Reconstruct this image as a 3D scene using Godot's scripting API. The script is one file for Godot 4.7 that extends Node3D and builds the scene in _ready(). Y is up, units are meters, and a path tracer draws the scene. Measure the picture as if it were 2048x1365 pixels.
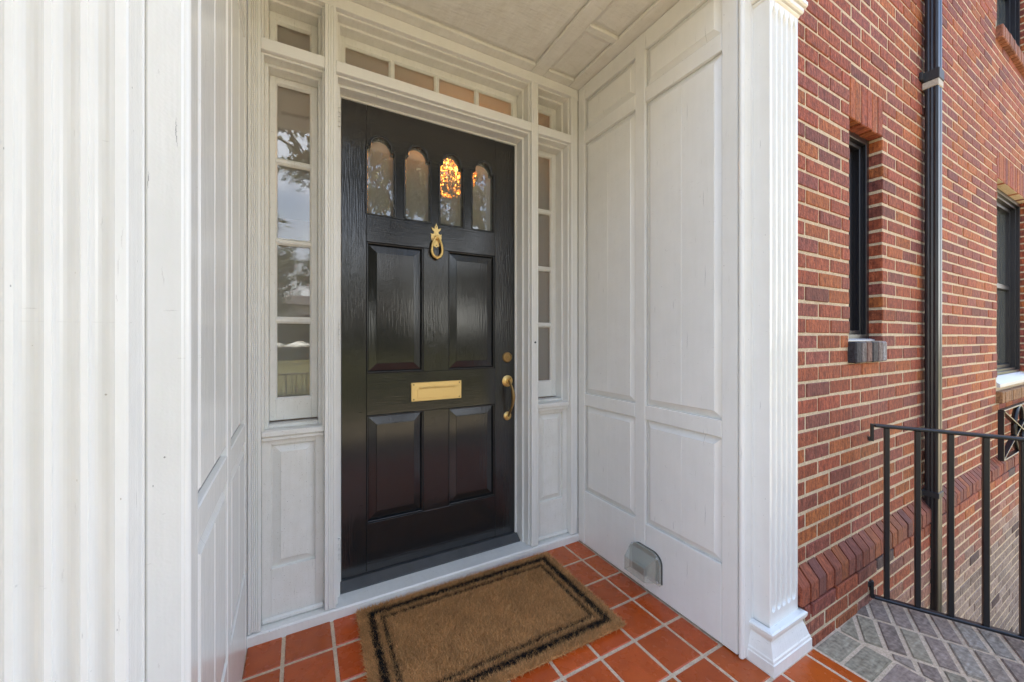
extends Node3D
# y up, metres. x runs along the front of the house, z points to the street, z = 0 is the face of the door surround.
const EYE := Vector3(0, 1.2321, 1.85)
const YAW := 28.868
const ZB := 1.03          # face of the brick wall
const XR := 1.478         # right wall of the recess
const FRONT := 1.058      # face of the pilasters
var M = {}
var rng = RandomNumberGenerator.new()

# ---------------------------------------------------------------- mesh building
class MB:
	var v = PackedVector3Array()
	var n = PackedVector3Array()
	var c = PackedColorArray()
	var col = Color.WHITE
	var xf = Transform3D.IDENTITY
	func tri(a, b, d):                       # counter-clockwise seen from outside
		a = xf * a; b = xf * b; d = xf * d
		var nn: Vector3 = (b - a).cross(d - a).normalized()
		v.append(a); v.append(d); v.append(b)
		for i in 3:
			n.append(nn); c.append(col)
	func trin(a, b, d, na, nb, nd):
		v.append(xf * a); v.append(xf * d); v.append(xf * b)
		n.append((xf.basis * na).normalized()); n.append((xf.basis * nd).normalized()); n.append((xf.basis * nb).normalized())
		for i in 3: c.append(col)
	func quad(a, b, d, e):
		tri(a, b, d); tri(a, d, e)
	func quadto(a, b, d, e, toward):
		if (b - a).cross(d - a).dot(toward) < 0: quad(a, e, d, b)
		else: quad(a, b, d, e)
	func trito(a, b, d, toward):
		if (b - a).cross(d - a).dot(toward) < 0: tri(a, d, b)
		else: tri(a, b, d)
	func box(lo, hi, bev = 0.0):
		var bb: float = minf(bev, minf(hi.x - lo.x, minf(hi.y - lo.y, hi.z - lo.z)) * 0.45)
		var mid: Vector3 = (lo + hi) * 0.5
		var h: Vector3 = (hi - lo) * 0.5
		var P = []
		for a in 3:
			var row = []
			for k in 8:
				var s = Vector3(1 if k & 1 else -1, 1 if k & 2 else -1, 1 if k & 4 else -1)
				var q = Vector3(h.x, h.y, h.z)
				for b in 3:
					if b != a: q[b] -= bb
				row.append(mid + q * s)
			P.append(row)
		for a in 3:
			var b = (a + 1) % 3
			var d = (a + 2) % 3
			for s in 2:
				var k0 = s << a
				var dir = Vector3.ZERO
				dir[a] = 1 if s else -1
				quadto(P[a][k0], P[a][k0 | (1 << b)], P[a][k0 | (1 << b) | (1 << d)], P[a][k0 | (1 << d)], dir)
		if bb <= 0: return
		for a in 3:                          # edges that run along axis a
			var b = (a + 1) % 3
			var d = (a + 2) % 3
			for s in 4:
				var k0 = ((s & 1) << b) | ((s >> 1) << d)
				var k1 = k0 | (1 << a)
				var dir = Vector3.ZERO
				dir[b] = 1 if s & 1 else -1
				dir[d] = 1 if s >> 1 else -1
				quadto(P[b][k0], P[b][k1], P[d][k1], P[d][k0], dir)
		for k in 8:
			trito(P[0][k], P[1][k], P[2][k], Vector3(1 if k & 1 else -1, 1 if k & 2 else -1, 1 if k & 4 else -1))
	func tube(pts, radii, seg = 10, caps = true, squash = 1.0, hint = Vector3.ZERO):
		var rings = []
		var norms = []
		var side = Vector3.ZERO
		for i in pts.size():
			var t: Vector3 = (pts[mini(i + 1, pts.size() - 1)] - pts[maxi(i - 1, 0)]).normalized()
			if side == Vector3.ZERO:
				side = hint if hint != Vector3.ZERO else (Vector3.UP if absf(t.y) < 0.9 else Vector3.RIGHT)
			side = (side - t * side.dot(t)).normalized()
			var up = t.cross(side)
			var r: float = radii[i] if radii is Array or radii is PackedFloat32Array else radii
			var ring = []
			var nr = []
			for k in seg:
				var an = TAU * k / seg
				var dd = side * cos(an) + up * sin(an) * squash
				ring.append(pts[i] + dd * r)
				nr.append((side * cos(an) + up * sin(an) / squash).normalized())
			rings.append(ring); norms.append(nr)
		for i in pts.size() - 1:
			for k in seg:
				var j = (k + 1) % seg
				trin(rings[i][k], rings[i][j], rings[i + 1][j], norms[i][k], norms[i][j], norms[i + 1][j])
				trin(rings[i][k], rings[i + 1][j], rings[i + 1][k], norms[i][k], norms[i + 1][j], norms[i + 1][k])
		if caps:
			var last: int = pts.size() - 1
			for k in range(1, seg - 1):
				tri(rings[0][0], rings[0][k + 1], rings[0][k])
				tri(rings[last][0], rings[last][k], rings[last][k + 1])
	func loop_tube(pts, r, seg = 8, squash = 1.0, hint = Vector3(0, 0, 1)):
		var cnt: int = pts.size()
		var rings = []
		var norms = []
		for i in cnt:
			var t: Vector3 = (pts[(i + 1) % cnt] - pts[(i + cnt - 1) % cnt]).normalized()
			var side: Vector3 = (hint - t * hint.dot(t)).normalized()
			var up = t.cross(side)
			var rr: float = r[i] if r is Array else r
			var ring = []
			var nr = []
			for k in seg:
				var an = TAU * k / seg
				ring.append(pts[i] + (side * cos(an) * squash + up * sin(an)) * rr)
				nr.append((side * cos(an) + up * sin(an)).normalized())
			rings.append(ring); norms.append(nr)
		for i in cnt:
			var m = (i + 1) % cnt
			for k in seg:
				var j = (k + 1) % seg
				trin(rings[i][k], rings[i][j], rings[m][j], norms[i][k], norms[i][j], norms[m][j])
				trin(rings[i][k], rings[m][j], rings[m][k], norms[i][k], norms[m][j], norms[m][k])
	func lathe(prof, seg, base: Transform3D):   # prof: Vector2(radius, height along y)
		var keep = xf
		xf = xf * base
		for i in prof.size() - 1:
			var a: Vector2 = prof[i]
			var b: Vector2 = prof[i + 1]
			var d = b - a
			var nn = Vector2(d.y, -d.x).normalized()
			for k in seg:
				var t0 = TAU * k / seg
				var t1 = TAU * (k + 1) / seg
				var p = func(q: Vector2, t): return Vector3(q.x * cos(t), q.y, q.x * sin(t))
				var m = func(t): return Vector3(nn.x * cos(t), nn.y, nn.x * sin(t))
				trin(p.call(a, t0), p.call(b, t1), p.call(a, t1), m.call(t0), m.call(t1), m.call(t1))
				trin(p.call(a, t0), p.call(b, t0), p.call(b, t1), m.call(t0), m.call(t0), m.call(t1))
		xf = keep
	func plate(poly, z0, z1):                 # polygon in x,y between z0 and z1 (z1 faces +z)
		var q = PackedVector2Array(poly)
		if Geometry2D.is_polygon_clockwise(q): q.reverse()
		var idx = Geometry2D.triangulate_polygon(q)
		for i in range(0, idx.size(), 3):
			var a = q[idx[i]]
			var b = q[idx[i + 1]]
			var d = q[idx[i + 2]]
			trito(Vector3(a.x, a.y, z1), Vector3(b.x, b.y, z1), Vector3(d.x, d.y, z1), Vector3(0, 0, 1))
			trito(Vector3(a.x, a.y, z0), Vector3(b.x, b.y, z0), Vector3(d.x, d.y, z0), Vector3(0, 0, -1))
		for i in q.size():
			var a = q[i]
			var b = q[(i + 1) % q.size()]
			quad(Vector3(a.x, a.y, z0), Vector3(b.x, b.y, z0), Vector3(b.x, b.y, z1), Vector3(a.x, a.y, z1))
	func raised(x0, x1, y0, y1, low, high, inset, step = 0.0025, lip = 0.004):   # raised and fielded panel, facing +z
		var o = [Vector3(x0, y0, low), Vector3(x1, y0, low), Vector3(x1, y1, low), Vector3(x0, y1, low)]
		var r = func(i, z): return [Vector3(x0 + i, y0 + i, z), Vector3(x1 - i, y0 + i, z), Vector3(x1 - i, y1 - i, z), Vector3(x0 + i, y1 - i, z)]
		var rings = [o, r.call(lip, low), r.call(inset, high - step), r.call(inset + 0.001, high), r.call(inset + 0.003, high + 0.0004)]
		for k in rings.size() - 1:
			for i in 4:
				var j = (i + 1) % 4
				quad(rings[k][i], rings[k][j], rings[k + 1][j], rings[k + 1][i])
		var f: Array = rings[-1]
		quad(f[0], f[1], f[2], f[3])
	func mesh() -> ArrayMesh:
		var arr = []
		arr.resize(Mesh.ARRAY_MAX)
		arr[Mesh.ARRAY_VERTEX] = v; arr[Mesh.ARRAY_NORMAL] = n; arr[Mesh.ARRAY_COLOR] = c
		var m = ArrayMesh.new()
		m.add_surface_from_arrays(Mesh.PRIMITIVE_TRIANGLES, arr)
		return m

func put(called: String, mb, mat, parent = self) -> MeshInstance3D:
	var o = MeshInstance3D.new()
	o.name = called
	o.mesh = mb.mesh() if mb is MB else mb
	o.material_override = mat
	parent.add_child(o, true)
	return o

func boxpart(called, lo, hi, mat, parent, bev = 0.0015, xf = Transform3D.IDENTITY, col = Color.WHITE):
	var b = MB.new()
	b.xf = xf; b.col = col
	b.box(lo, hi, bev)
	return put(called, b, mat, parent)

func numbered(called: String) -> String:
	if not has_node(called): return called
	var k = 1
	while has_node("%s_%03d" % [called, k]): k += 1
	return "%s_%03d" % [called, k]

func thing(called, label, category, group = "") -> Node3D:
	var o = Node3D.new()
	o.name = numbered(called)
	add_child(o)
	tag(o, label, category, group)
	return o

func tag(o, label, category, group = ""):
	o.set_meta("label", label); o.set_meta("category", category)
	if group: o.set_meta("group", group)

func struct(called) -> Node3D:
	var o = Node3D.new()
	o.name = called
	o.set_meta("kind", "structure")
	add_child(o)
	return o

# ---------------------------------------------------------------- textures and materials
func nimg(sd, freq, w, h, oct = 4, type = FastNoiseLite.TYPE_SIMPLEX_SMOOTH, fractal = FastNoiseLite.FRACTAL_FBM) -> Image:
	var f = FastNoiseLite.new()
	f.seed = sd; f.frequency = freq; f.fractal_octaves = oct; f.noise_type = type; f.fractal_type = fractal
	var im = f.get_seamless_image(w, h, false, false, 0.15, true)
	im.convert(Image.FORMAT_L8)
	return im

func streak(sd, freq, size, thin, vertical = true, oct = 3) -> Image:   # noise drawn out along one direction
	var im = nimg(sd, freq, size if vertical else thin, thin if vertical else size, oct)
	im.resize(size, size, Image.INTERPOLATE_CUBIC)
	return im

func mixed(imgs, weights, size, lo = 0.0, hi = 1.0) -> Image:
	var datas = []
	for i in imgs: datas.append(i.get_data())
	var out = PackedByteArray()
	out.resize(size * size)
	var cnt: int = datas.size()
	for p in size * size:
		var s = 0.0
		for k in cnt: s += (datas[k][p] / 255.0 - 0.5) * weights[k]
		out[p] = int(clampf(lo + (hi - lo) * (s + 0.5), 0, 1) * 255)
	return Image.create_from_data(size, size, false, Image.FORMAT_L8, out)

func tex(im) -> ImageTexture:
	return ImageTexture.create_from_image(im)

func to_rgb(im: Image, dark: Color, light: Color) -> Image:
	var d = im.get_data()
	var out = PackedByteArray()
	out.resize(d.size() * 3)
	for p in d.size():
		var q = d[p] / 255.0
		out[p * 3] = int(255 * lerpf(dark.r, light.r, q)); out[p * 3 + 1] = int(255 * lerpf(dark.g, light.g, q)); out[p * 3 + 2] = int(255 * lerpf(dark.b, light.b, q))
	return Image.create_from_data(im.get_width(), im.get_height(), false, Image.FORMAT_RGB8, out)

func speck(im: Image, count, rmin, rmax, colors, sd, tall = 1.0):
	var r = RandomNumberGenerator.new()
	r.seed = sd
	var w = im.get_width()
	var h = im.get_height()
	for i in count:
		var x = r.randi_range(0, w - 1)
		var y = r.randi_range(0, h - 1)
		var rad = r.randf_range(rmin, rmax)
		var cc: Color = colors[r.randi_range(0, colors.size() - 1)]
		var a = r.randf_range(0.35, 1.0)
		var ry = int(ceil(rad * tall))
		for dy in range(-ry, ry + 1):
			for dx in range(-int(ceil(rad)), int(ceil(rad)) + 1):
				if dx * dx / (rad * rad + 0.01) + dy * dy / (rad * rad * tall * tall + 0.01) <= 1.05:
					var px = posmod(x + dx, w)
					var py = posmod(y + dy, h)
					im.set_pixel(px, py, im.get_pixel(px, py).lerp(cc, a))

func crackle(im: Image, count, lmin, lmax, cc: Color, sd, horizontal = false):
	var r = RandomNumberGenerator.new()
	r.seed = sd
	var w = im.get_width()
	var h = im.get_height()
	for i in count:
		var x = r.randf() * w
		var y = r.randf() * h
		var len = r.randi_range(lmin, lmax)
		for k in len:
			var a = sin(PI * k / len) * r.randf_range(0.4, 0.9)
			var px = posmod(int(x), w)
			var py = posmod(int(y), h)
			im.set_pixel(px, py, im.get_pixel(px, py).lerp(cc, a))
			if horizontal: x += 1.0; y += r.randf_range(-0.45, 0.45)
			else: y += 1.0; x += r.randf_range(-0.35, 0.35)

func lin(r, g, b) -> Color:
	return Color(r, g, b).linear_to_srgb()

func mat(col: Color, rough: float, o = {}) -> StandardMaterial3D:
	var m = StandardMaterial3D.new()
	m.albedo_color = col
	m.roughness = rough
	m.metallic = o.get("metal", 0.0)
	m.metallic_specular = o.get("spec", 0.5)
	if o.has("scale"):
		m.uv1_triplanar = true
		m.uv1_world_triplanar = true
		m.uv1_scale = o.scale if o.scale is Vector3 else Vector3.ONE * o.scale
	if o.has("tex"): m.albedo_texture = o.tex
	if o.has("bump"):
		m.heightmap_enabled = true
		m.heightmap_texture = o.bump
		m.heightmap_scale = o.get("depth", 0.05)
	if o.has("rtex"): m.roughness_texture = o.rtex
	if o.get("vc", false): m.vertex_color_use_as_albedo = true
	if o.has("coat"):
		m.clearcoat_enabled = true; m.clearcoat = o.coat; m.clearcoat_roughness = o.get("coat_rough", 0.1)
	if o.has("back"):
		m.backlight_enabled = true; m.backlight = o.back
	return m

func materials():
	var S = 1024
	# white gloss paint: brush marks, orange peel, a little dirt
	var pb = mixed([streak(1, 0.05, S, 64), nimg(2, 0.02, S, S, 4), nimg(3, 0.15, S, S, 2)], [0.55, 0.5, 0.28], S)
	var pm = mixed([nimg(4, 0.006, S, S, 4), streak(5, 0.03, S, 96)], [0.8, 0.5], S)
	var pc = to_rgb(pm, Color(0.965, 0.962, 0.952), Color(0.99, 0.987, 0.98))
	speck(pc, 45, 0.4, 1.1, [Color(0.5, 0.5, 0.5), Color(0.35, 0.35, 0.36), Color(0.66, 0.62, 0.56)], 7, 1.5)
	crackle(pc, 9, 20, 120, Color(0.45, 0.44, 0.45), 8)
	crackle(pc, 60, 8, 40, Color(0.84, 0.83, 0.82), 9)
	crackle(pc, 40, 6, 22, Color(0.82, 0.81, 0.80), 19, true)
	var pd = to_rgb(pm, Color(0.95, 0.945, 0.925), Color(0.99, 0.985, 0.975))
	speck(pd, 9000, 0.4, 1.0, [Color(0.72, 0.7, 0.66), Color(0.6, 0.57, 0.52), Color(0.78, 0.74, 0.68)], 10)
	speck(pd, 500, 0.6, 1.7, [Color(0.5, 0.45, 0.4), Color(0.62, 0.5, 0.4), Color(0.4, 0.38, 0.36)], 11)
	crackle(pd, 20, 15, 70, Color(0.55, 0.52, 0.5), 12)
	var white = lin(0.84, 0.84, 0.815)
	M.paint = mat(white, 0.2, {"scale": 1.0, "tex": tex(pc), "bump": tex(pb), "depth": 0.05})
	M.paint_dirty = mat(white, 0.34, {"scale": 1.6, "tex": tex(pd), "bump": tex(pb), "depth": 0.03})
	var pw = to_rgb(pm, Color(0.955, 0.952, 0.94), Color(0.99, 0.987, 0.98))
	speck(pw, 130, 0.6, 2.6, [Color(0.42, 0.43, 0.45), Color(0.55, 0.55, 0.55), Color(0.68, 0.67, 0.65)], 17, 0.6)
	speck(pw, 900, 0.4, 0.9, [Color(0.7, 0.69, 0.66), Color(0.6, 0.59, 0.57)], 18)
	crackle(pw, 60, 8, 40, Color(0.5, 0.5, 0.5), 27, true)
	M.paint_worn = mat(white, 0.3, {"scale": 1.4, "tex": tex(pw), "bump": tex(pb), "depth": 0.06})
	# ceiling: old alligatored paint, cracks across
	var cb = mixed([streak(21, 0.06, S, 128, false, 4), nimg(22, 0.03, S, S, 4, FastNoiseLite.TYPE_CELLULAR), nimg(23, 0.012, S, S, 3)], [0.9, 0.35, 0.4], S)
	var cc = to_rgb(pm, Color(0.93, 0.92, 0.89), Color(0.985, 0.98, 0.965))
	speck(cc, 900, 0.5, 1.3, [Color(0.6, 0.55, 0.48), Color(0.7, 0.66, 0.6)], 24)
	crackle(cc, 160, 12, 60, Color(0.72, 0.69, 0.64), 25, true)
	M.ceiling = mat(white, 0.5, {"scale": 1.2, "tex": tex(cc), "bump": tex(cb), "depth": 0.22})
	# black gloss door
	var gv = mixed([streak(31, 0.12, 512, 24), nimg(32, 0.02, 512, 512, 4), nimg(33, 0.2, 512, 512, 2)], [1.1, 0.25, 0.2], 512)
	var gh = mixed([streak(34, 0.12, 512, 24, false), nimg(35, 0.02, 512, 512, 4), nimg(36, 0.2, 512, 512, 2)], [1.0, 0.25, 0.2], 512)
	var rr = mixed([nimg(37, 0.012, 512, 512, 4), nimg(38, 0.1, 512, 512, 2)], [0.8, 0.2], 512, 0.7, 1.0)
	var black = Color(1, 1, 1)
	var dk = to_rgb(nimg(40, 0.02, 512, 512, 4), Color(0.120, 0.122, 0.128), Color(0.150, 0.152, 0.156))
	speck(dk, 170, 0.3, 0.8, [Color(0.42, 0.41, 0.39), Color(0.3, 0.29, 0.28)], 20)
	crackle(dk, 14, 5, 24, Color(0.3, 0.3, 0.3), 28, true)
	var dkt = tex(dk)
	M.door_v = mat(black, 0.17, {"tex": dkt, "scale": 2.2, "bump": tex(gv), "depth": 0.05, "rtex": tex(rr), "spec": 0.6})
	M.door_h = mat(black, 0.17, {"tex": dkt, "scale": 2.2, "bump": tex(gh), "depth": 0.02, "rtex": tex(rr), "spec": 0.6})
	M.door_panel = mat(black, 0.16, {"tex": dkt, "scale": 2.0, "bump": tex(gv), "depth": 0.02, "rtex": tex(rr), "spec": 0.6})
	var thr = to_rgb(rr, Color(0.3, 0.3, 0.3), Color(1, 1, 1))
	speck(thr, 90, 0.5, 2.0, [Color(3, 3, 2.8)], 39)
	M.threshold = mat(lin(0.085, 0.09, 0.095), 0.4, {"scale": 2.0, "tex": tex(thr), "bump": tex(gh), "depth": 0.05})
	# brick
	var bb = mixed([streak(41, 0.06, 512, 120), nimg(42, 0.05, 512, 512, 4), nimg(43, 0.12, 512, 512, 2, FastNoiseLite.TYPE_CELLULAR)], [0.8, 0.7, 0.5], 512)
	var bm = mixed([nimg(44, 0.03, 512, 512, 5), streak(45, 0.05, 512, 90), nimg(46, 0.1, 512, 512, 2)], [0.7, 0.9, 0.4], 512)
	var bc = to_rgb(bm, Color(0.6, 0.55, 0.55), Color(1.0, 1.0, 1.0))
	speck(bc, 700, 0.5, 2.0, [Color(0.42, 0.36, 0.34), Color(0.5, 0.42, 0.4)], 47, 1.8)
	crackle(bc, 160, 6, 26, Color(0.35, 0.3, 0.28), 48)
	M.brick = mat(Color(1, 1, 1), 0.82, {"scale": 2.4, "tex": tex(bc), "bump": tex(bb), "depth": 0.22, "vc": true})
	var mb2 = mixed([nimg(49, 0.08, 512, 512, 4), nimg(50, 0.02, 512, 512, 3)], [0.9, 0.5], 512)
	var mt = tex(to_rgb(mb2, Color(0.76, 0.74, 0.70), Color(1, 1, 1)))
	M.mortar = mat(lin(0.74, 0.60, 0.43), 0.9, {"scale": 3.0, "tex": mt, "bump": tex(mb2), "depth": 0.25})
	M.grout = mat(lin(0.80, 0.63, 0.46), 0.85, {"scale": 3.0, "tex": mt, "bump": tex(mb2), "depth": 0.1})
	# quarry tile
	var tm = mixed([nimg(51, 0.01, S, S, 4), nimg(52, 0.08, S, S, 3)], [0.9, 0.35], S)
	var tc = to_rgb(tm, Color(0.90, 0.87, 0.85), Color(1, 1, 1))
	speck(tc, 800, 0.5, 1.4, [Color(1.0, 0.98, 1.0), Color(0.95, 0.8, 0.8), Color(0.45, 0.4, 0.4)], 53)
	var tr = mixed([nimg(54, 0.015, S, S, 5), nimg(55, 0.006, S, S, 3)], [0.7, 0.7], S, 0.45, 1.0)
	M.tile = mat(Color(1, 1, 1), 0.36, {"scale": 1.1, "tex": tex(tc), "bump": tex(tm), "depth": 0.005, "rtex": tex(tr), "vc": true})
	# pavers
	var vm = mixed([streak(61, 0.05, 512, 60, false), nimg(62, 0.04, 512, 512, 4)], [0.6, 0.9], 512)
	var vcx = to_rgb(vm, Color(0.66, 0.64, 0.62), Color(1, 1, 1))
	speck(vcx, 500, 0.5, 1.8, [Color(0.35, 0.36, 0.3), Color(0.9, 0.88, 0.86)], 63)
	M.paver = mat(Color(1, 1, 1), 0.85, {"scale": 2.0, "tex": tex(vcx), "bump": tex(vm), "depth": 0.15, "vc": true})
	# metals
	M.iron = mat(lin(0.012, 0.012, 0.014), 0.3, {"scale": 6.0, "bump": tex(mb2), "depth": 0.03})
	M.spout = mat(lin(0.011, 0.011, 0.014), 0.34, {"scale": 2.0, "bump": tex(gv), "depth": 0.05})
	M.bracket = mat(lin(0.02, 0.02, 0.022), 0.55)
	M.old_white = mat(lin(0.6, 0.55, 0.47), 0.6, {"scale": 6.0, "tex": mt, "bump": tex(mb2), "depth": 0.1})
	M.window_black = mat(lin(0.014, 0.014, 0.018), 0.28)
	M.alu = mat(lin(0.5, 0.5, 0.51), 0.45, {"metal": 0.3})
	M.brass = mat(lin(0.80, 0.56, 0.22), 0.32, {"metal": 0.9, "scale": 9.0, "bump": tex(mb2), "depth": 0.012})
	M.brass_old = mat(lin(0.50, 0.33, 0.14), 0.36, {"metal": 0.85, "scale": 9.0, "tex": mt, "bump": tex(mb2), "depth": 0.02})
	M.brass_plate = mat(lin(0.86, 0.63, 0.27), 0.4, {"metal": 0.75, "scale": 9.0, "bump": tex(mb2), "depth": 0.008})
	M.screw = mat(lin(0.12, 0.08, 0.03), 0.5, {"metal": 0.6})
	# glass
	var gl = StandardMaterial3D.new()
	gl.albedo_color = Color(0.9, 0.95, 0.93, 0.06)
	gl.transparency = BaseMaterial3D.TRANSPARENCY_ALPHA
	gl.roughness = 0.0
	M.glass = gl
	var pl = StandardMaterial3D.new()
	pl.albedo_color = Color(0.78, 0.79, 0.74, 0.38)
	pl.transparency = BaseMaterial3D.TRANSPARENCY_ALPHA
	pl.roughness = 0.12
	M.lens = pl
	# mat
	M.coir = mat(Color(1, 1, 1), 0.95, {"vc": true, "spec": 0.2})
	# outside
	var gm = mixed([nimg(71, 0.02, 512, 512, 5), nimg(72, 0.1, 512, 512, 2)], [0.9, 0.6], 512)
	M.grass = mat(lin(0.20, 0.175, 0.065), 0.95, {"scale": 0.6, "tex": tex(to_rgb(gm, Color(0.55, 0.6, 0.5), Color(1, 1, 0.9))), "bump": tex(gm), "depth": 2.0})
	M.concrete = mat(lin(0.52, 0.44, 0.34), 0.9, {"scale": 0.8, "tex": mt, "bump": tex(mb2), "depth": 0.2})
	var km = mixed([streak(73, 0.06, 512, 60), nimg(74, 0.04, 512, 512, 4)], [0.9, 0.6], 512)
	M.bark = mat(lin(0.16, 0.115, 0.08), 0.95, {"scale": 1.0, "tex": tex(to_rgb(km, Color(0.5, 0.5, 0.5), Color(1, 1, 1))), "bump": tex(km), "depth": 1.5})
	M.leaf = mat(Color(1, 1, 1), 0.55, {"vc": true, "back": Color(0.5, 0.5, 0.3)})
	M.canvas = mat(lin(0.7, 0.69, 0.66), 0.9, {"back": Color(0.3, 0.3, 0.3)})
	M.stucco = mat(lin(0.55, 0.46, 0.36), 0.9)
	M.roof = mat(lin(0.09, 0.08, 0.075), 0.9)
	# inside
	M.inside_wall = mat(lin(0.42, 0.34, 0.24), 0.7)
	M.inside_ceiling = mat(lin(0.62, 0.55, 0.44), 0.8)
	M.inside_floor = mat(lin(0.14, 0.075, 0.035), 0.35)
	M.crystal = mat(lin(0.85, 0.6, 0.25), 0.12, {"metal": 0.6})
	var bu = StandardMaterial3D.new()
	bu.albedo_color = Color(1, 0.9, 0.7)
	bu.emission_enabled = true
	bu.emission = Color(1.0, 0.72, 0.36)
	bu.emission_energy_multiplier = 2.0
	M.bulb = bu

# ---------------------------------------------------------------- camera, sky, sun
func view_and_light():
	var cam = Camera3D.new()
	cam.name = "camera"
	cam.projection = Camera3D.PROJECTION_FRUSTUM
	cam.near = 0.05
	cam.far = 400.0
	cam.size = 0.05 * 2.0 * 682.5 / 767.34
	cam.frustum_offset = Vector2(0, -0.05 * 6.5 / 767.34)
	cam.position = EYE
	cam.rotation_degrees = Vector3(0, -YAW, 0)
	add_child(cam)
	cam.current = true
	var e = Environment.new()
	e.background_mode = Environment.BG_SKY
	var sm = ProceduralSkyMaterial.new()
	sm.sky_top_color = Color(0.32, 0.47, 0.67)
	sm.sky_horizon_color = Color(0.93, 0.925, 0.88)
	sm.sky_curve = 0.18
	sm.ground_bottom_color = Color(0.25, 0.24, 0.2)
	sm.ground_horizon_color = Color(0.6, 0.62, 0.6)
	sm.sun_angle_max = 4.0
	var cl = nimg(90, 0.008, 1024, 512, 6)
	var cd = cl.get_data()
	var out = PackedByteArray()
	out.resize(cd.size() * 4)
	for p in cd.size():
		var a = smoothstep(0.47, 0.75, cd[p] / 255.0)
		for k in 3: out[p * 4 + k] = 245
		out[p * 4 + 3] = int(a * 215)
	sm.sky_cover = ImageTexture.create_from_image(Image.create_from_data(1024, 512, false, Image.FORMAT_RGBA8, out))
	sm.sky_cover_modulate = Color(0.80, 0.77, 0.70)
	sm.energy_multiplier = 1.4
	var sk = Sky.new()
	sk.sky_material = sm
	e.sky = sk
	e.tonemap_mode = Environment.TONE_MAPPER_LINEAR
	e.tonemap_exposure = 4.05
	e.sdfgi_enabled = true
	e.ssao_enabled = true
	e.ssil_enabled = true
	var we = WorldEnvironment.new()
	we.name = "environment"
	we.environment = e
	add_child(we)
	var sun = DirectionalLight3D.new()
	sun.name = "sun"
	sun.light_color = Color(1.0, 0.95, 0.83)
	sun.light_energy = 1.6
	sun.light_angular_distance = 0.5
	sun.shadow_enabled = true
	add_child(sun)
	# the sun stands high behind the house: the front lies in open shade, the trees opposite are lit
	sun.look_at_from_position(Vector3(1.3, 10.0, -2.3), Vector3.ZERO)

# ---------------------------------------------------------------- the brick house
func brick_color() -> Color:
	var k = rng.randf()
	var c: Color
	if k < 0.50: c = Color(0.43, 0.108, 0.046)
	elif k < 0.70: c = Color(0.50, 0.148, 0.040)
	elif k < 0.92: c = Color(0.36, 0.102, 0.066)
	else: c = Color(0.28, 0.082, 0.058)
	var s = rng.randf_range(0.86, 1.14)
	return Color(c.r * s, c.g * s * rng.randf_range(0.94, 1.06), c.b * s * rng.randf_range(0.92, 1.08))

func screen_size(p: Vector3) -> float:      # how large a brick at p shows in the photograph; 0 when out of view
	var d = p - EYE
	var s = sin(deg_to_rad(YAW))
	var c = cos(deg_to_rad(YAW))
	var depth = s * d.x - c * d.z
	if depth < 0.2: return 0.0
	var u = (c * d.x + s * d.z) / depth
	var v = d.y / depth
	if absf(u) > 1.36 or absf(v) > 0.93 or p.x < 1.78: return 0.0
	return -d.z / (depth * depth * depth)

func add_brick(list, x0, x1, y0, y1, z, col, depth = 0.09):
	if x1 - x0 < 0.022: return
	list.append({"lo": Vector3(x0, y0, z - depth), "hi": Vector3(x1, y1, z), "col": col, "size": screen_size(Vector3((x0 + x1) * 0.5, (y0 + y1) * 0.5, z))})

func course(list, yc, z, xa, xb, first, blocks, wash = false):
	var h = 0.0288
	var x: float = first + floor((xa - first) / 0.2155) * 0.2155
	while x < xb:
		var spans = [[maxf(x + 0.005, xa), minf(x + 0.2105, xb)]]
		for b in blocks:
			if yc + h * 0.6 > b[2] and yc - h * 0.6 < b[3]:
				var next = []
				for s in spans:
					if b[1] <= s[0] or b[0] >= s[1]: next.append(s)
					else:
						if b[0] > s[0]: next.append([s[0], b[0]])
						if b[1] < s[1]: next.append([b[1], s[1]])
				spans = next
		for s in spans:
			var col = brick_color()
			if wash:
				var k = clampf((0.02 - yc) * 2.2 + rng.randf_range(-0.25, 0.25), 0, 0.9)
				col = col.lerp(Color(0.44, 0.38, 0.32) * rng.randf_range(0.7, 1.2), k)
				if rng.randf() < 0.05: col = Color(0.13, 0.085, 0.08)
			add_brick(list, s[0], s[1], yc - h + rng.randf_range(-0.001, 0.001), yc + h + rng.randf_range(-0.001, 0.001), z + rng.randf_range(-0.0018, 0.0018), col)
		x += 0.2155

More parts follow.
